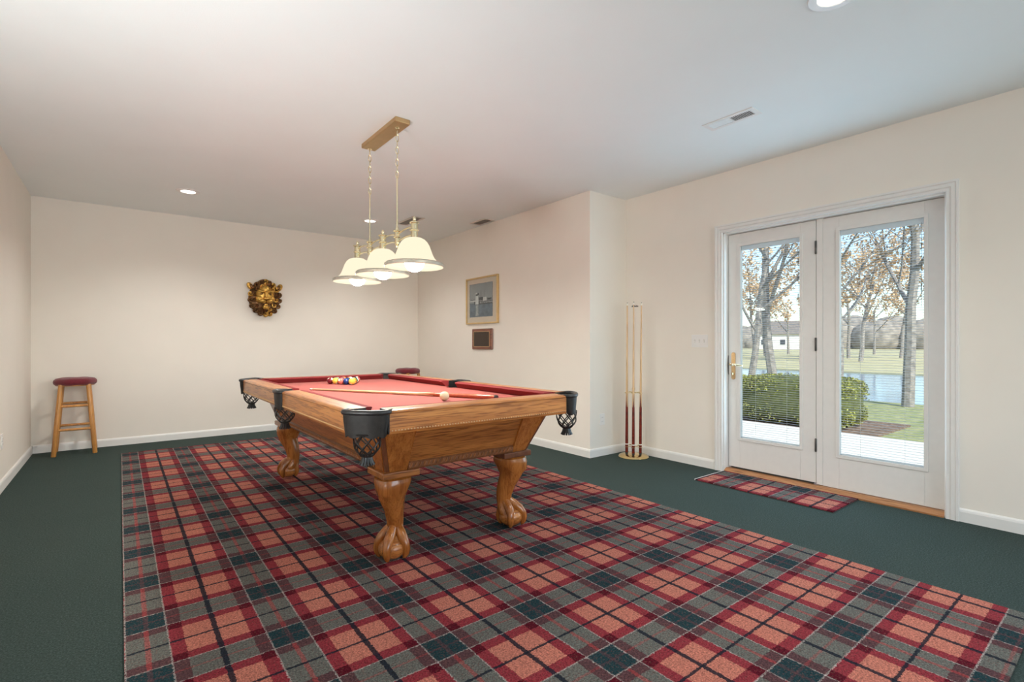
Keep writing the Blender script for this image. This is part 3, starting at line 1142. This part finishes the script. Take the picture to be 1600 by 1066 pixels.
# ------------------------------------------------------------------ stools
def make_stool(label, loc, rz):
    s = thing('stool', label, 'stool', loc, rz, 'stools with burgundy cushions')
    top, bot = 0.105, 0.158
    hz = 0.705
    tops, bots = {}, {}
    for sx in (-1, 1):
        for sy in (-1, 1):
            a, c = Vector((sx * top, sy * top, hz)), Vector((sx * bot, sy * bot, 0.0))
            m = MB()
            m.tube([c, c + (a - c) * .01, c + (a - c) * .5, a], [.017, .020, .0215, .021], 14)
            m.build('leg', M['stool_wood'], s, smooth=True)
            tops[sx, sy], bots[sx, sy] = a, c
    def at(k, z):
        return bots[k] + (tops[k] - bots[k]) * (z / hz)
    for (k1, k2, zs) in (((-1, -1), (1, -1), (.49, .255)), ((-1, 1), (1, 1), (.50, .27)), ((-1, -1), (-1, 1), (.44, .20)), ((1, -1), (1, 1), (.44, .20))):
        for z in zs:
            MB().tube([at(k1, z), at(k2, z)], .0125, 10).build('rung', M['stool_wood'], s, smooth=True)
    MB().lathe([(0.15, hz - .015), (0.155, hz - .01), (0.155, hz + .004), (.15, hz + .008)], 40).build('seat', M['stool_wood'], s, smooth=True)
    # tufted round cushion
    seg, rng = 48, 12
    R = []
    rc = .172
    tuft = [(0, 0)] + [(.085 * math.cos(2 * PI * k / 5 + .3), .085 * math.sin(2 * PI * k / 5 + .3)) for k in range(5)]
    prof = [(0.02, -.012), (.10, -.016), (.150, -.012), (rc - .004, .004), (rc, .022), (rc - .004, .042), (.152, .058), (.125, .066), (.09, .069), (.06, .069), (.03, .069), (.001, .069)]
    for r, z in prof:
        row = []
        for j in range(seg):
            a = 2 * PI * j / seg
            wv = 1 + .018 * math.cos(7 * a + .5)
            x, y = r * wv * math.cos(a), r * wv * math.sin(a)
            dz = 0
            if z > .03:
                for tx, ty in tuft:
                    dz -= .016 * math.exp(-((x - tx) ** 2 + (y - ty) ** 2) / .0010)
            row.append((x, y, hz + z + dz))
        R.append(row)
    cu = MB().rings(R).build('cushion', M['cushion'], s, smooth=True)
    for tx, ty in tuft:
        MB().ball((tx, ty, hz + .056), (.009, .009, .005), 8, 6).build('tuft_button', M['cushion'], cu, smooth=True)
    return s


make_stool('honey wood stool with burgundy cushion in the left corner', (-0.362, 6.845, 0.0), math.radians(1.5))
s2 = make_stool('burgundy cushioned stool half hidden behind the far end of the pool table', (3.235, 6.575, 0.0), math.radians(20))

# ------------------------------------------------------------------ lamp over the table
LMX = 1.488
lp = thing('billiard_lamp', 'three shade brass pendant lamp hanging over the pool table', 'pendant lamp', (LMX, 3.42, H))
def P3(y, z, x=0.0):
    return (x, y - 3.42, z - H)
m = MB()
m.box(P3(3.09, H - .034, -.056), P3(3.685, H, .052))
m.build('canopy', M['brass_satin'], lp, bevel=0.006)
HUBS, POSTS = (3.183, 3.658), (2.93, 3.42, 3.91)
for y in HUBS:
    m = MB()
    m.lathe([(.016, -.004), (.016, -.0), (.008, .0), (.004, .004)], 12, T(*P3(y, H - .036)) @ Matrix.Rotation(PI, 4, 'X'))
    lk = .052
    z, k = H - .040, 0
    while z > 2.25:
        pts = []
        for i in range(14):
            a = 2 * PI * i / 14
            u, w = .0105 * math.cos(a), (lk / 2 - .002) * math.sin(a)
            c = P3(y, z - lk / 2 + .002)
            pts.append((c[0] + (u if k % 2 else u * .5), c[1] + (0 if k % 2 else u * .87), c[2] + w))
        m.tube(pts, .0030, 5, True)
        z -= lk * .80
        k += 1
    zc = z
    m.build('chain', M['brass_pale'], lp, smooth=True)
    m = MB()
    m.tube([P3(y, zc + .02), P3(y, zc - .01), P3(y, 1.90)], [.003, .0055, .0055], 10)
    m.build('rod', M['brass_pale'], lp, smooth=True)
    m = MB()
    m.lathe([(.001, 1.768), (.010, 1.772), (.012, 1.780), (.006, 1.788), (.016, 1.794), (.017, 1.80), (.017, 1.836), (.026, 1.840), (.026, 1.845), (.017, 1.849), (.017, 1.876), (.027, 1.881), (.027, 1.887), (.012, 1.893), (.009, 1.91)],
            18, T(*P3(y, H)) @ T(0, 0, -H))
    m.build('hub', M['brass_pale'], lp, smooth=True)
for y in POSTS:
    m = MB()
    m.lathe([(.03, 1.786), (.030, 1.792), (.0225, 1.796), (.0225, 1.838), (.030, 1.842), (.030, 1.847), (.0225, 1.851), (.0225, 1.885), (.032, 1.889), (.032, 1.895), (.016, 1.900), (.009, 1.908), (.012, 1.917), (.009, 1.926), (.003, 1.934)],
            20, T(*P3(y, H)) @ T(0, 0, -H))
    m.build('post', M['brass_pale'], lp, smooth=True)
stops = sorted(HUBS + POSTS)
for a, c in zip(stops[:-1], stops[1:]):
    up = c in POSTS          # rails bow up towards the posts
    for z0 in (1.858, 1.806):
        m = MB()
        pp = []
        for i in range(11):
            t = i / 10
            s_ = t if up else 1 - t
            pp.append(P3(a + (c - a) * t, z0 + .012 * math.sin(PI * t) + .010 * s_))
        m.tube(pp, .0056, 8)
        m.build('arm', M['brass_pale'], lp, smooth=True)
SH_OUT = [(.028, 1.796), (.048, 1.792), (.066, 1.783), (.082, 1.768), (.095, 1.747), (.106, 1.718), (.116, 1.690), (.129, 1.663), (.149, 1.642)]
for y in POSTS:
    m = MB()
    o = SH_OUT + [(.176, 1.626)]
    inn = [(r - .004, z - .003) for r, z in reversed(o)]
    m.lathe(o + inn, 48, T(*P3(y, H)) @ T(0, 0, -H), cap=False)
    sh = m.build('shade', M['shade'], lp, smooth=True)
    m = MB()
    m.lathe([(.166, 1.636), (.178, 1.634), (.188, 1.626), (.188, 1.610), (.184, 1.608), (.172, 1.617), (.166, 1.636)], 48, T(*P3(y, H)) @ T(0, 0, -H), cap=False)
    m.build('rim_band', M['shade_rim'], sh, smooth=True)
    m = MB()
    m.lathe([(.182, 1.612), (.184, 1.606), (.170, 1.606), (.150, 1.622), (.146, 1.628), (.165, 1.620), (.182, 1.612)], 48, T(*P3(y, H)) @ T(0, 0, -H), cap=False)
    m.build('inner_lip', M['shade'], sh, smooth=True)
    m = MB()
    c = P3(y, 1.638)
    m.ball(c, .062, 28, 18)
    m.lathe([(.024, c[2] + .04), (.018, c[2] + .12)], 16, T(c[0], c[1], 0))
    m.build('bulb', M['bulb'], lp, smooth=True)

# ------------------------------------------------------------------ ceiling fittings
def can(x, y, label):
    c = thing('downlight', label, 'ceiling light', (x, y, H), group='recessed ceiling downlights')
    MB().lathe([(.060, -.001), (.066, -.008), (.098, -.007), (.102, 0.0)], 40, cap=False).build('trim_ring', M['plastic_white'], c, smooth=True)
    MB().lathe([(.001, -.004), (.062, -.004), (.062, -.001), (.001, -.001)], 32).build('lens', M['can_lamp'], c)
    lamp('downlight_beam', 'SPOT', (x, y, H - .02), 85, (0.99, 0.98, 0.95), spot_size=math.radians(140), spot_blend=0.9, shadow_soft_size=0.06)
can(0.531, 5.879, 'lit recessed downlight left of the pendant lamp')
can(2.412, 5.922, 'lit recessed downlight seen behind the pendant lamp rods')
can(2.43, 0.86, 'lit recessed downlight cut by the top edge of the picture')


def vent(x0, x1, y0, y1, label, mat_, two, duct='duct'):
    cx, cy = (x0 + x1) / 2, (y0 + y1) / 2
    hx, hy_ = (x1 - x0) / 2, (y1 - y0) / 2
    v = thing('ceiling_vent', label, 'vent', (cx, cy, H), group='ceiling air vents')
    m = MB()
    fw = .028
    m.box((-hx, -hy_, -.006), (hx, -hy_ + fw, 0)); m.box((-hx, hy_ - fw, -.006), (hx, hy_, 0))
    m.box((-hx, -hy_ + fw, -.006), (-hx + fw, hy_ - fw, 0)); m.box((hx - fw, -hy_ + fw, -.006), (hx, hy_ - fw, 0))
    if two:
        m.box((-hx + fw, -.006, -.006), (hx - fw, .006, 0))
    m.build('frame', mat_, v)
    MB().box((-hx + fw, -hy_ + fw, -.0012), (hx - fw, hy_ - fw, -.0002)).build('duct', M[duct], v)
    m = MB()
    k = int((2 * hy_ - 2 * fw) / .0125)
    for i in range(k):
        y = -hy_ + fw + (i + .5) * (2 * hy_ - 2 * fw) / k
        tl = .0045 if (y < 0 or not two) else -.0045
        m.hexa([(-hx + fw, y - tl - .0008, -.0065), (hx - fw, y - tl - .0008, -.0065), (hx - fw, y - tl + .0008, -.0065), (-hx + fw, y - tl + .0008, -.0065),
                (-hx + fw, y + tl - .0008, -.0012), (hx - fw, y + tl - .0008, -.0012), (hx - fw, y + tl + .0008, -.0012), (-hx + fw, y + tl + .0008, -.0012)])
    m.build('louvers', mat_, v)
vent(3.162, 3.294, 1.586, 1.934, 'white slotted ceiling vent in front of the patio doors', M['plastic_white'], True)
M['duct_pale'] = plain('pale_duct', (0.52, 0.47, 0.41), 0.7)
M['vent_grey'] = plain('grey_vent_paint', (0.64, 0.60, 0.55), 0.5)
vent(3.44, 3.60, 4.96, 5.28, 'grey ceiling vent close to the jutting wall', M['vent_grey'], False, 'duct_pale')
vent(2.72, 2.88, 5.38, 5.86, 'brownish ceiling vent seen just above the nearest lamp shade', M['vent_grey'], False, 'duct_pale')

# ------------------------------------------------------------------ wall fittings
sw = thing('light_switch', 'white triple toggle light switch plate beside the patio doors', 'light switch', (XR, 2.578, 1.142))
MB().box((-.006, -.081, -.058), (0, .081, .058)).build('plate', M['plastic_white'], sw, bevel=0.002)
for k in (-1, 0, 1):
    MB().box((-.0072, k * .046 - .006, -.013), (-.005, k * .046 + .006, .013)).build('slot', M['vent_grey'], sw)
    MB().hexa([(-.006, k * .046 - .0045, -.006), (-.006, k * .046 + .0045, -.006), (-.006, k * .046 + .0045, .006), (-.006, k * .046 - .0045, .006),
               (-.017, k * .046 - .0035, -.011), (-.017, k * .046 + .0035, -.011), (-.017, k * .046 + .0035, -.004), (-.017, k * .046 - .0035, -.004)]).build('toggle', M['plastic_white'], sw)


def outlet(loc, rz, label):
    o = thing('wall_outlet', label, 'outlet', loc, rz, 'wall outlets')
    MB().box((-.035, -.006, -.057), (.035, 0, .057)).build('plate', M['plastic_white'], o, bevel=0.002)
    for z in (-.02, .02):
        f = MB().prism([(.0165 * math.cos(2 * PI * i / 20), z + .0145 * math.sin(2 * PI * i / 20)) for i in range(20)], -.0085, -.005, 'y').build('socket', M['plastic_white'], o)
        m = MB()
        for x in (-.006, .006):
            m.box((x - .001, -.0092, z - .004), (x + .001, -.0084, z + .004))
        m.build('slot', M['dark_gap'], f)
outlet((3.803, YS, 0.362), 0, 'white wall outlet on the narrow wall face near the cue stand')
outlet((XL, 5.42, 0.372), PI / 2, 'white wall outlet low on the left wall at the picture edge')

# framed harbour photograph
PYC, PZC, PW2, PH2 = 5.271, 1.667, 0.352, 0.298
fr = thing('framed_picture', 'gold framed grey photograph of a lighthouse by water', 'picture', (XB, PYC, PZC))
# local: x out of wall is negative, y along wall (larger y = farther, appears left)
def fbar(mb, y0, y1, z0, z1, d):
    mb.box((-d, y0, z0), (0, y1, z1))
for r in ((-PW2, PW2, PH2 - .020, PH2), (-PW2, PW2, -PH2, -PH2 + .020), (-PW2, -PW2 + .020, -PH2 + .02, PH2 - .02), (PW2 - .020, PW2, -PH2 + .02, PH2 - .02)):
    m = MB()
    fbar(m, *r, 0.030)
    m.build('frame', M['frame_gold'], fr, bevel=0.003)
MB().box((-.014, -PW2 + .02, -PH2 + .02), (-.004, PW2 - .02, PH2 - .02)).build('mat_board', M['mat_board'], fr)
pm = [plain('photo_sky', (0.30, 0.31, 0.31), .5, vary=.12, scale=5), plain('photo_water', (0.135, 0.165, 0.20), .5, vary=.25, scale=14),
      plain('photo_white', (0.62, 0.62, 0.60), .5), plain('photo_dark', (0.07, 0.07, 0.075), .5, vary=.7, scale=70),
      plain('photo_town', (0.24, 0.24, 0.245), .5, vary=.9, scale=80), plain('photo_reflection', (0.33, 0.34, 0.34), .5, vary=.4, scale=40)]
iy0, iy1, iz0, iz1 = -.235, .272, -.205, .215
m = MB()
fm = []
def quad(u0, u1, v0, v1, layer, mi, taper=0.0):
    # u: 0 left .. 1 right in the picture as seen; v: 0 bottom .. 1 top
    ya, yb = iy1 + (iy0 - iy1) * u0, iy1 + (iy0 - iy1) * u1
    za, zb = iz0 + (iz1 - iz0) * v0, iz0 + (iz1 - iz0) * v1
    t = (yb - ya) * taper
    x = -.0145 - layer * .0003
    m.add([(x, ya, za), (x, yb, za), (x, yb - t, zb), (x, ya + t, zb)], [(0, 1, 2, 3)])
    fm.append(mi)
quad(0, 1, .42, 1, 0, 0); quad(0, 1, 0, .42, 0, 1)
quad(0, 1, .47, .56, 1, 4); quad(0, .30, .47, .50, 2, 2); quad(.60, .74, .47, .58, 2, 2); quad(.78, .95, .49, .54, 2, 3); quad(.4, .6, .50, .59, 2, 3)
quad(.2, 1, .37, .47, 1, 3); quad(.45, 1, .40, .46, 2, 4)
quad(.25, .40, .38, .64, 3, 2, .12); quad(.28, .37, .64, .69, 3, 3); quad(.26, .33, .69, .74, 3, 2, .3); quad(.36, .42, .66, .72, 3, 3)
quad(.27, .39, .03, .36, 2, 5)
for u in (.47, .52, .66):
    quad(u, u + .006, .5, .80, 3, 3)
ph = m.build('photograph', pm, fr)
ph.data.polygons.foreach_set('material_index', fm)
MB().box((-.0178, iy0 - .004, iz0 - .004), (-.0168, iy1 + .004, iz1 + .004)).build('glazing', M['glass'], fr)
m = MB()
for r in ((iy0 - .004, iy1 + .004, iz1, iz1 + .004), (iy0 - .004, iy1 + .004, iz0 - .004, iz0), (iy0 - .004, iy0, iz0, iz1), (iy1, iy1 + .004, iz0, iz1)):
    m.box((-.0162, r[0], r[2]), (-.013, r[1], r[3]))
m.build('mat_edge', pm[4], fr)

# plaque
pq = thing('wall_plaque', 'small dark wooden plaque with engraved metal plate below the picture', 'plaque', (XB, 5.262, 1.176))
MB().box((-.024, -.222, -.132), (0, .222, .132)).build('board', M['plaque_wood'], pq, bevel=0.010)
m = MB()
for r in ((-.172, .178, .092, .096), (-.172, .178, -.096, -.092), (-.172, -.168, -.092, .092), (.174, .178, -.092, .092)):
    m.box((-.0262, r[0], r[2]), (-.0235, r[1], r[3]))
m.build('gold_border', M['frame_gold'], pq)
MB().box((-.0252, -.168, -.092), (-.0235, .174, .092)).build('metal_plate', M['plaque_plate'], pq)

# ------------------------------------------------------------------ lion mask on the end wall
LN = thing('lion_mask', 'gold and bronze lion head mask hanging on the end wall', 'wall mask', (1.456, YB, 1.705))
# local: x right, z up, wall behind at y=0, front towards negative y
def E_(mb, x, y, z, rx, ry, rz, rot=0.0, seg=16):
    mb.ball((0, 0, 0), (rx, ry, rz), seg, 10, T(x, y, z) @ Matrix.Rotation(rot, 4, 'Y'))
m = MB()
E_(m, 0, -.012, -.005, .185, .045, .225, 0, 32)
E_(m, 0, -.03, .15, .10, .05, .085, 0, 20)
m.build('back_shell', M['gold_dark'], LN, smooth=True)
m = MB()
E_(m, 0, -.055, .035, .112, .062, .115, 0, 24)      # brow and cheeks
E_(m, -.062, -.070, -.025, .056, .048, .050, .3)
E_(m, .062, -.070, -.025, .056, .048, .050, -.3)
E_(m, 0, -.075, .095, .060, .050, .062)
m.build('face', M['gold'], LN, smooth=True)
m = MB()
E_(m, 0, -.105, .020, .026, .045, .070)
E_(m, 0, -.142, -.020, .036, .020, .020)
m.build('nose', M['gold'], LN, smooth=True)
for s in (-1, 1):
    m = MB()
    E_(m, s * .048, -.112, .068, .045, .020, .016, s * -.35)
    m.build('brow', M['gold'], LN, smooth=True)
    m = MB()
    E_(m, s * .048, -.108, .040, .018, .012, .011)
    m.build('eye', M['gold_dark'], LN, smooth=True)
    m = MB()
    E_(m, s * .040, -.120, -.050, .042, .034, .027, s * -.25)
    m.build('muzzle', M['gold'], LN, smooth=True)
    m = MB()
    E_(m, s * .172, -.045, .135, .034, .022, .050, s * .5)
    e = m.build('ear', M['gold'], LN, smooth=True)
    m = MB()
    E_(m, s * .160, -.062, .132, .018, .012, .032, s * .5)
    m.build('ear_hollow', M['gold_dark'], e, smooth=True)
m = MB()
E_(m, 0, -.098, -.085, .052, .020, .022)
m.build('mouth', M['gold_dark'], LN, smooth=True)
m = MB()
E_(m, 0, -.095, -.125, .040, .034, .030)
E_(m, 0, -.112, -.100, .022, .018, .020)
m.build('chin', M['gold'], LN, smooth=True)
# curling locks of mane
rnd = random.Random(3)
def lock(x, z, size, turn, mat_, y0=-.035):
    m = MB()
    pp, rr = [], []
    for i in range(15):
        t = i / 14
        a = turn * (t * 5.2) + math.atan2(z, x) + PI
        rad = size * (1 - .72 * t)
        pp.append((x + rad * math.cos(a), y0 - .030 * t, z + rad * math.sin(a)))
        rr.append(size * (.40 - .16 * t))
    m.tube(pp, rr, 8)
    m.ball((x, y0 - .03, z), (size * .28, size * .3, size * .28), 8, 6)
    m.build('mane_lock', mat_, LN, smooth=True)
N = 17
for i in range(N):
    a = PI / 2 + 2 * PI * (i + .5) / N
    if abs(math.sin(a)) > .985 and math.sin(a) > 0:
        continue
    rx, rz_ = .172, .205
    lock(rx * math.cos(a), rz_ * math.sin(a) - .012, .034 + .006 * rnd.random(), 1 if math.cos(a) > 0 else -1,
         M['gold_dark'] if rnd.random() < .62 else M['gold'])
for i in range(13):
    a = PI / 2 + 2 * PI * (i + .5) / 13
    lock(.130 * math.cos(a), .155 * math.sin(a) - .01, .026 + .006 * rnd.random(), 1 if math.cos(a) > 0 else -1,
         M['gold_dark'] if rnd.random() < .75 else M['gold'], -.055)
for x, z in ((0, .205), (-.045, .19), (.045, .19), (0, .165)):
    lock(x, z, .030, 1 if x >= 0 else -1, M['gold_dark'] if x else M['gold'], -.06)

# ------------------------------------------------------------------ outside
def ground(name, pts, z0, z1, mat_, label, cat):
    tag(MB().prism(pts, z0, z1, 'z').build(name, mat_), label, cat, kind='structure')
M['concrete'] = plain('pale_concrete', (0.66, 0.63, 0.57), 0.9, vary=0.07, scale=9)
M['water'] = plain('blue_pond_water', (0.10, 0.20, 0.33), 0.12, vary=0.25, scale=1.2)
M['bark'] = plain('grey_bark', (0.25, 0.225, 0.205), 0.95, vary=0.4, scale=14, bump=0.5, bscale=40)
M['mulch'] = plain('leaf_litter_mulch', (0.17, 0.11, 0.075), 1.0, vary=0.7, scale=26)
def grass_mat(name, a_, b_, sc):
    m, nt, bs = mat_new(name)
    v = coord(nt)
    c = ramp_n(nt, noise_n(nt, v, sc, 5, 0.7), [(0.35, a_), (0.65, b_)])
    nt.links.new(c, bs.inputs['Base Color'])
    bs.inputs['Roughness'].default_value = 1.0
    return m
M['lawn'] = grass_mat('winter_lawn', (0.16, 0.19, 0.065), (0.36, 0.35, 0.17), 7)
M['far_lawn'] = grass_mat('dry_far_lawn', (0.36, 0.32, 0.17), (0.50, 0.44, 0.26), 0.7)
M['leaf_brown'] = plain('dry_brown_leaves', (0.50, 0.34, 0.20), 0.9, vary=0.35, scale=9)
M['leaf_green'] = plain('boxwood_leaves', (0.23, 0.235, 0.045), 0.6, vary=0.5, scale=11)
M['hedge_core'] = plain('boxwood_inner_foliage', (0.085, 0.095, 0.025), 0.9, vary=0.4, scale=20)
M['far_wood_hazed'] = plain('distant_woodland', (0.27, 0.235, 0.20), 1.0, vary=0.4, scale=0.9)  # paled towards beige grey, distance haze put into the colour
M['siding'] = plain('pale_house_siding', (0.66, 0.64, 0.60), 0.8)
M['roof'] = plain('grey_brown_shingles', (0.20, 0.17, 0.15), 0.9, vary=0.3, scale=4)
M['win_dark'] = plain('dark_window_glass', (0.05, 0.06, 0.08), 0.15)
XO = XR + WT
GZ = -0.16
ground('patio', [(XO, -6), (7.55, -6), (7.55, 14), (XO, 14)], -0.4, -0.06, M['concrete'], 'pale concrete patio slab outside the doors', 'patio')
ground('lawn', [(7.55, -30), (13.2, -30), (13.2, 40), (7.55, 40)], -0.6, GZ, M['lawn'], 'patchy green winter lawn beyond the patio', 'lawn')
ground('pond', [(13.2, -60), (26.5, -60), (26.5, 90), (13.2, 90)], -0.8, GZ - .06, M['water'], 'blue strip of pond water behind the lawn tree', 'pond')
ground('far_lawn', [(26.5, -120), (260, -120), (260, 320), (26.5, 320)], -0.8, GZ, M['far_lawn'], 'dry yellow grass bank across the pond', 'lawn')
ground('planting_bed', [(7.75, 2.35), (9.6, 2.35), (9.6, 7.6), (7.75, 7.6)], GZ - .05, GZ + .03, M['mulch'], 'brown leaf litter bed under the clipped hedges', 'planting bed')


def leaves(mb, centre_fn, n, size, rr):
    for _ in range(n):
        c = Vector(centre_fn())
        a = Vector((rr.uniform(-1, 1), rr.uniform(-1, 1), rr.uniform(-1, 1))).normalized()
        b_ = a.orthogonal().normalized()
        b_ = Matrix.Rotation(rr.uniform(0, 6.28), 3, a) @ b_
        c2 = a.cross(b_)
        s = size * rr.uniform(.6, 1.3)
        mb.add([c - b_ * s, c + c2 * s * .6, c + b_ * s, c - c2 * s * .6], [(0, 1, 2, 3)])


def hedge(x0, x1, y0, y1, z1, label, seed):
    rr = random.Random(seed)
    h = thing('hedge', label, 'hedge', ((x0 + x1) / 2, (y0 + y1) / 2, GZ + .03), group='clipped boxwood hedges')
    hx, hy_, hz = (x1 - x0) / 2, (y1 - y0) / 2, z1 - GZ - .03
    def sup(a, e, push=1.0):
        ca, sa, ce, se = math.cos(a), math.sin(a), math.cos(e), math.sin(e)
        p = .42
        f = lambda v: math.copysign(abs(v) ** p, v)
        return (hx * f(ca) * f(ce) * push, hy_ * f(sa) * f(ce) * push, hz / 2 + hz / 2 * f(se) * push)
    R = [[sup(2 * PI * j / 40, -PI / 2 + PI * i / 20, .95) for j in range(40)] for i in range(21)]
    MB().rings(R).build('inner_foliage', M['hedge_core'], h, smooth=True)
    m = MB()
    leaves(m, lambda: sup(rr.uniform(0, 2 * PI), math.asin(rr.uniform(-1, 1)), rr.uniform(.95, 1.03)), 6500, .017, rr)
    l = m.build('leaves', M['leaf_green'], h)
    l['kind'] = 'stuff'
hedge(7.95, 9.0, 2.66, 4.30, 0.62, 'clipped green hedge seen in both door panes', 1)
hedge(8.15, 9.3, 4.55, 6.9, 0.60, 'clipped yellow green hedge seen at the left of the door with the handle', 2)


def tree(loc, height, lean, fork, seed, label, nleaf, leafsize=0.06, trunk=0.16, depth=4, spread=0.5, group='bare trees outside'):
    rr = random.Random(seed)
    t = thing('tree', label, 'tree', loc, group=group)
    wood, lv = MB(), MB()
    tips = []
    def grow(p, d, L, r, lev):
        n = 6
        pts, rs = [p], [r]
        q = p
        dd = d
        for i in range(n):
            dd = (dd + Vector((rr.uniform(-.09, .09), rr.uniform(-.09, .09), rr.uniform(0, .06)))).normalized()
            q = q + dd * (L / n)
            pts.append(q)
            rs.append(r * (1 - .42 * (i + 1) / n))
        wood.tube(pts, rs, 7 if lev < 2 else 4)
        if lev >= depth - 2:
            tips.extend(pts[2:])
        if lev < depth:
            k = fork if lev == 0 else 3
            for j in range(k):
                f = .35 + .65 * (j + rr.random()) / k if lev > 0 else .55 + .45 * j / max(1, k - 1)
                i = min(n, max(1, int(f * n)))
                ax = Vector((rr.uniform(-1, 1), rr.uniform(-1, 1), rr.uniform(-.2, .5))).normalized()
                nd = (dd * (1 - spread) + ax * spread).normalized()
                grow(pts[i], nd, L * rr.uniform(.52, .72), rs[i] * .52, lev + 1)
    grow(Vector((0, 0, 0)), Vector(lean).normalized(), height * .48, trunk, 0)
    wood.build('trunk_and_branches', M['bark'], t, smooth=True)
    if nleaf:
        leaves(lv, lambda: Vector(rr.choice(tips)) + Vector((rr.gauss(0, .16), rr.gauss(0, .16), rr.gauss(0, .16))), nleaf, leafsize, rr)
        l = lv.build('leaves', M['leaf_brown'], t)
        l['kind'] = 'stuff'
    return t


def at(x, y_, X):
    # ground point seen at pixel column x on the line X = const
    dl = (x - 800) / F_PX
    dx, dy = dl * math.cos(yaw) + math.sin(yaw), -dl * math.sin(yaw) + math.cos(yaw)
    return (X, dy * X / dx, y_)


tree(at(1419, GZ - .02, 12.6), 8.5, (.02, -.04, 1), 4, 11, 'grey trunked tree on the lawn seen in the right door panel', 1500, .03, .115, 4, .5)
tree(at(1210, GZ - .02, 12.2), 8.5, (0, .05, 1), 4, 23, 'tall forked tree behind the hedge seen in the door with the handle', 3200, .033, .115, 4, .42)
tree(at(1168, GZ - .02, 11.6), 6.5, (.0, -.22, 1), 4, 5, 'leaning tree at the left edge of the glass in the door with the handle', 2600, .033, .085, 4, .55)
tree(at(1316, GZ - .02, 12.9), 7.5, (.0, .1, 1), 4, 31, 'brown leaved tree at the left edge of the right door panel', 6000, .033, .07, 4, .6)
# far bank
tree(at(1255, GZ, 40), 11, (0, 0, 1), 4, 51, 'distant rusty brown tree across the pond, left of the centre post', 1500, .13, .15, 3, .6, 'trees across the pond')
tree(at(1345, GZ, 42), 12, (0, 0, 1), 4, 52, 'distant rusty brown tree across the pond, behind the right door panel', 1500, .13, .15, 3, .6, 'trees across the pond')
tree(at(1180, GZ, 46), 12, (0, 0, 1), 4, 53, 'distant rusty brown tree across the pond, behind the leaning tree', 1500, .13, .15, 3, .6, 'trees across the pond')
FT = bpy.data.objects['tree.004']
rr_ = random.Random(12)
for k, (px_, X_, wd) in enumerate(((1196, 52, 'first'), (1232, 64, 'second'), (1326, 50, 'third'), (1366, 72, 'fourth'), (1408, 54, 'fifth'))):
    dup(FT if k % 2 else bpy.data.objects['tree.005'], at(px_, GZ, X_), rr_.uniform(0, 6),
        'distant bare brown tree across the pond, %s of the far row from the left' % wd, 'row of distant trees')


def bush_bank(name, x0, y0, y1, n, zmax, seed, label):
    rr = random.Random(seed)
    m = MB()
    for _ in range(n):
        r = rr.uniform(.35, 1.0) * zmax
        m.ball((x0 + rr.uniform(-6, 6), rr.uniform(y0, y1), r * .3), (r * .8, r * 1.0, r * rr.uniform(.6, 1.0)), 10, 7)
    o = m.build(name, M['far_wood_hazed'], smooth=True)
    tag(o, label, 'woodland', kind='stuff')
bush_bank('distant_woodland', 150, -60, 260, 420, 7.0, 9, 'grey brown line of distant woodland on the far bank')


def house(loc, rz, w, d, h_, label):
    o = thing('house', label, 'house', loc, rz, 'houses across the pond')
    MB().box((-w / 2, -d / 2, 0), (w / 2, d / 2, h_)).build('walls', M['siding'], o)
    MB().prism([(-d / 2 - .5, h_), (d / 2 + .5, h_), (0, h_ + d * .34)], -w / 2 - .4, w / 2 + .4, 'x').build('roof', M['roof'], o)
    for k in range(4):
        x = -w / 2 + w * (k + .5) / 4
        f = MB().box((x - .6, -d / 2 - .05, 1.0), (x + .6, -d / 2 + .02, 2.3)).build('window', M['trim'], o)
        MB().box((x - .5, -d / 2 - .08, 1.1), (x + .5, -d / 2 - .04, 2.2)).build('pane', M['win_dark'], f)
house(at(1240, GZ, 120), math.radians(-70), 15, 9, 3.4, 'pale low house far across the pond, seen past the forked tree')
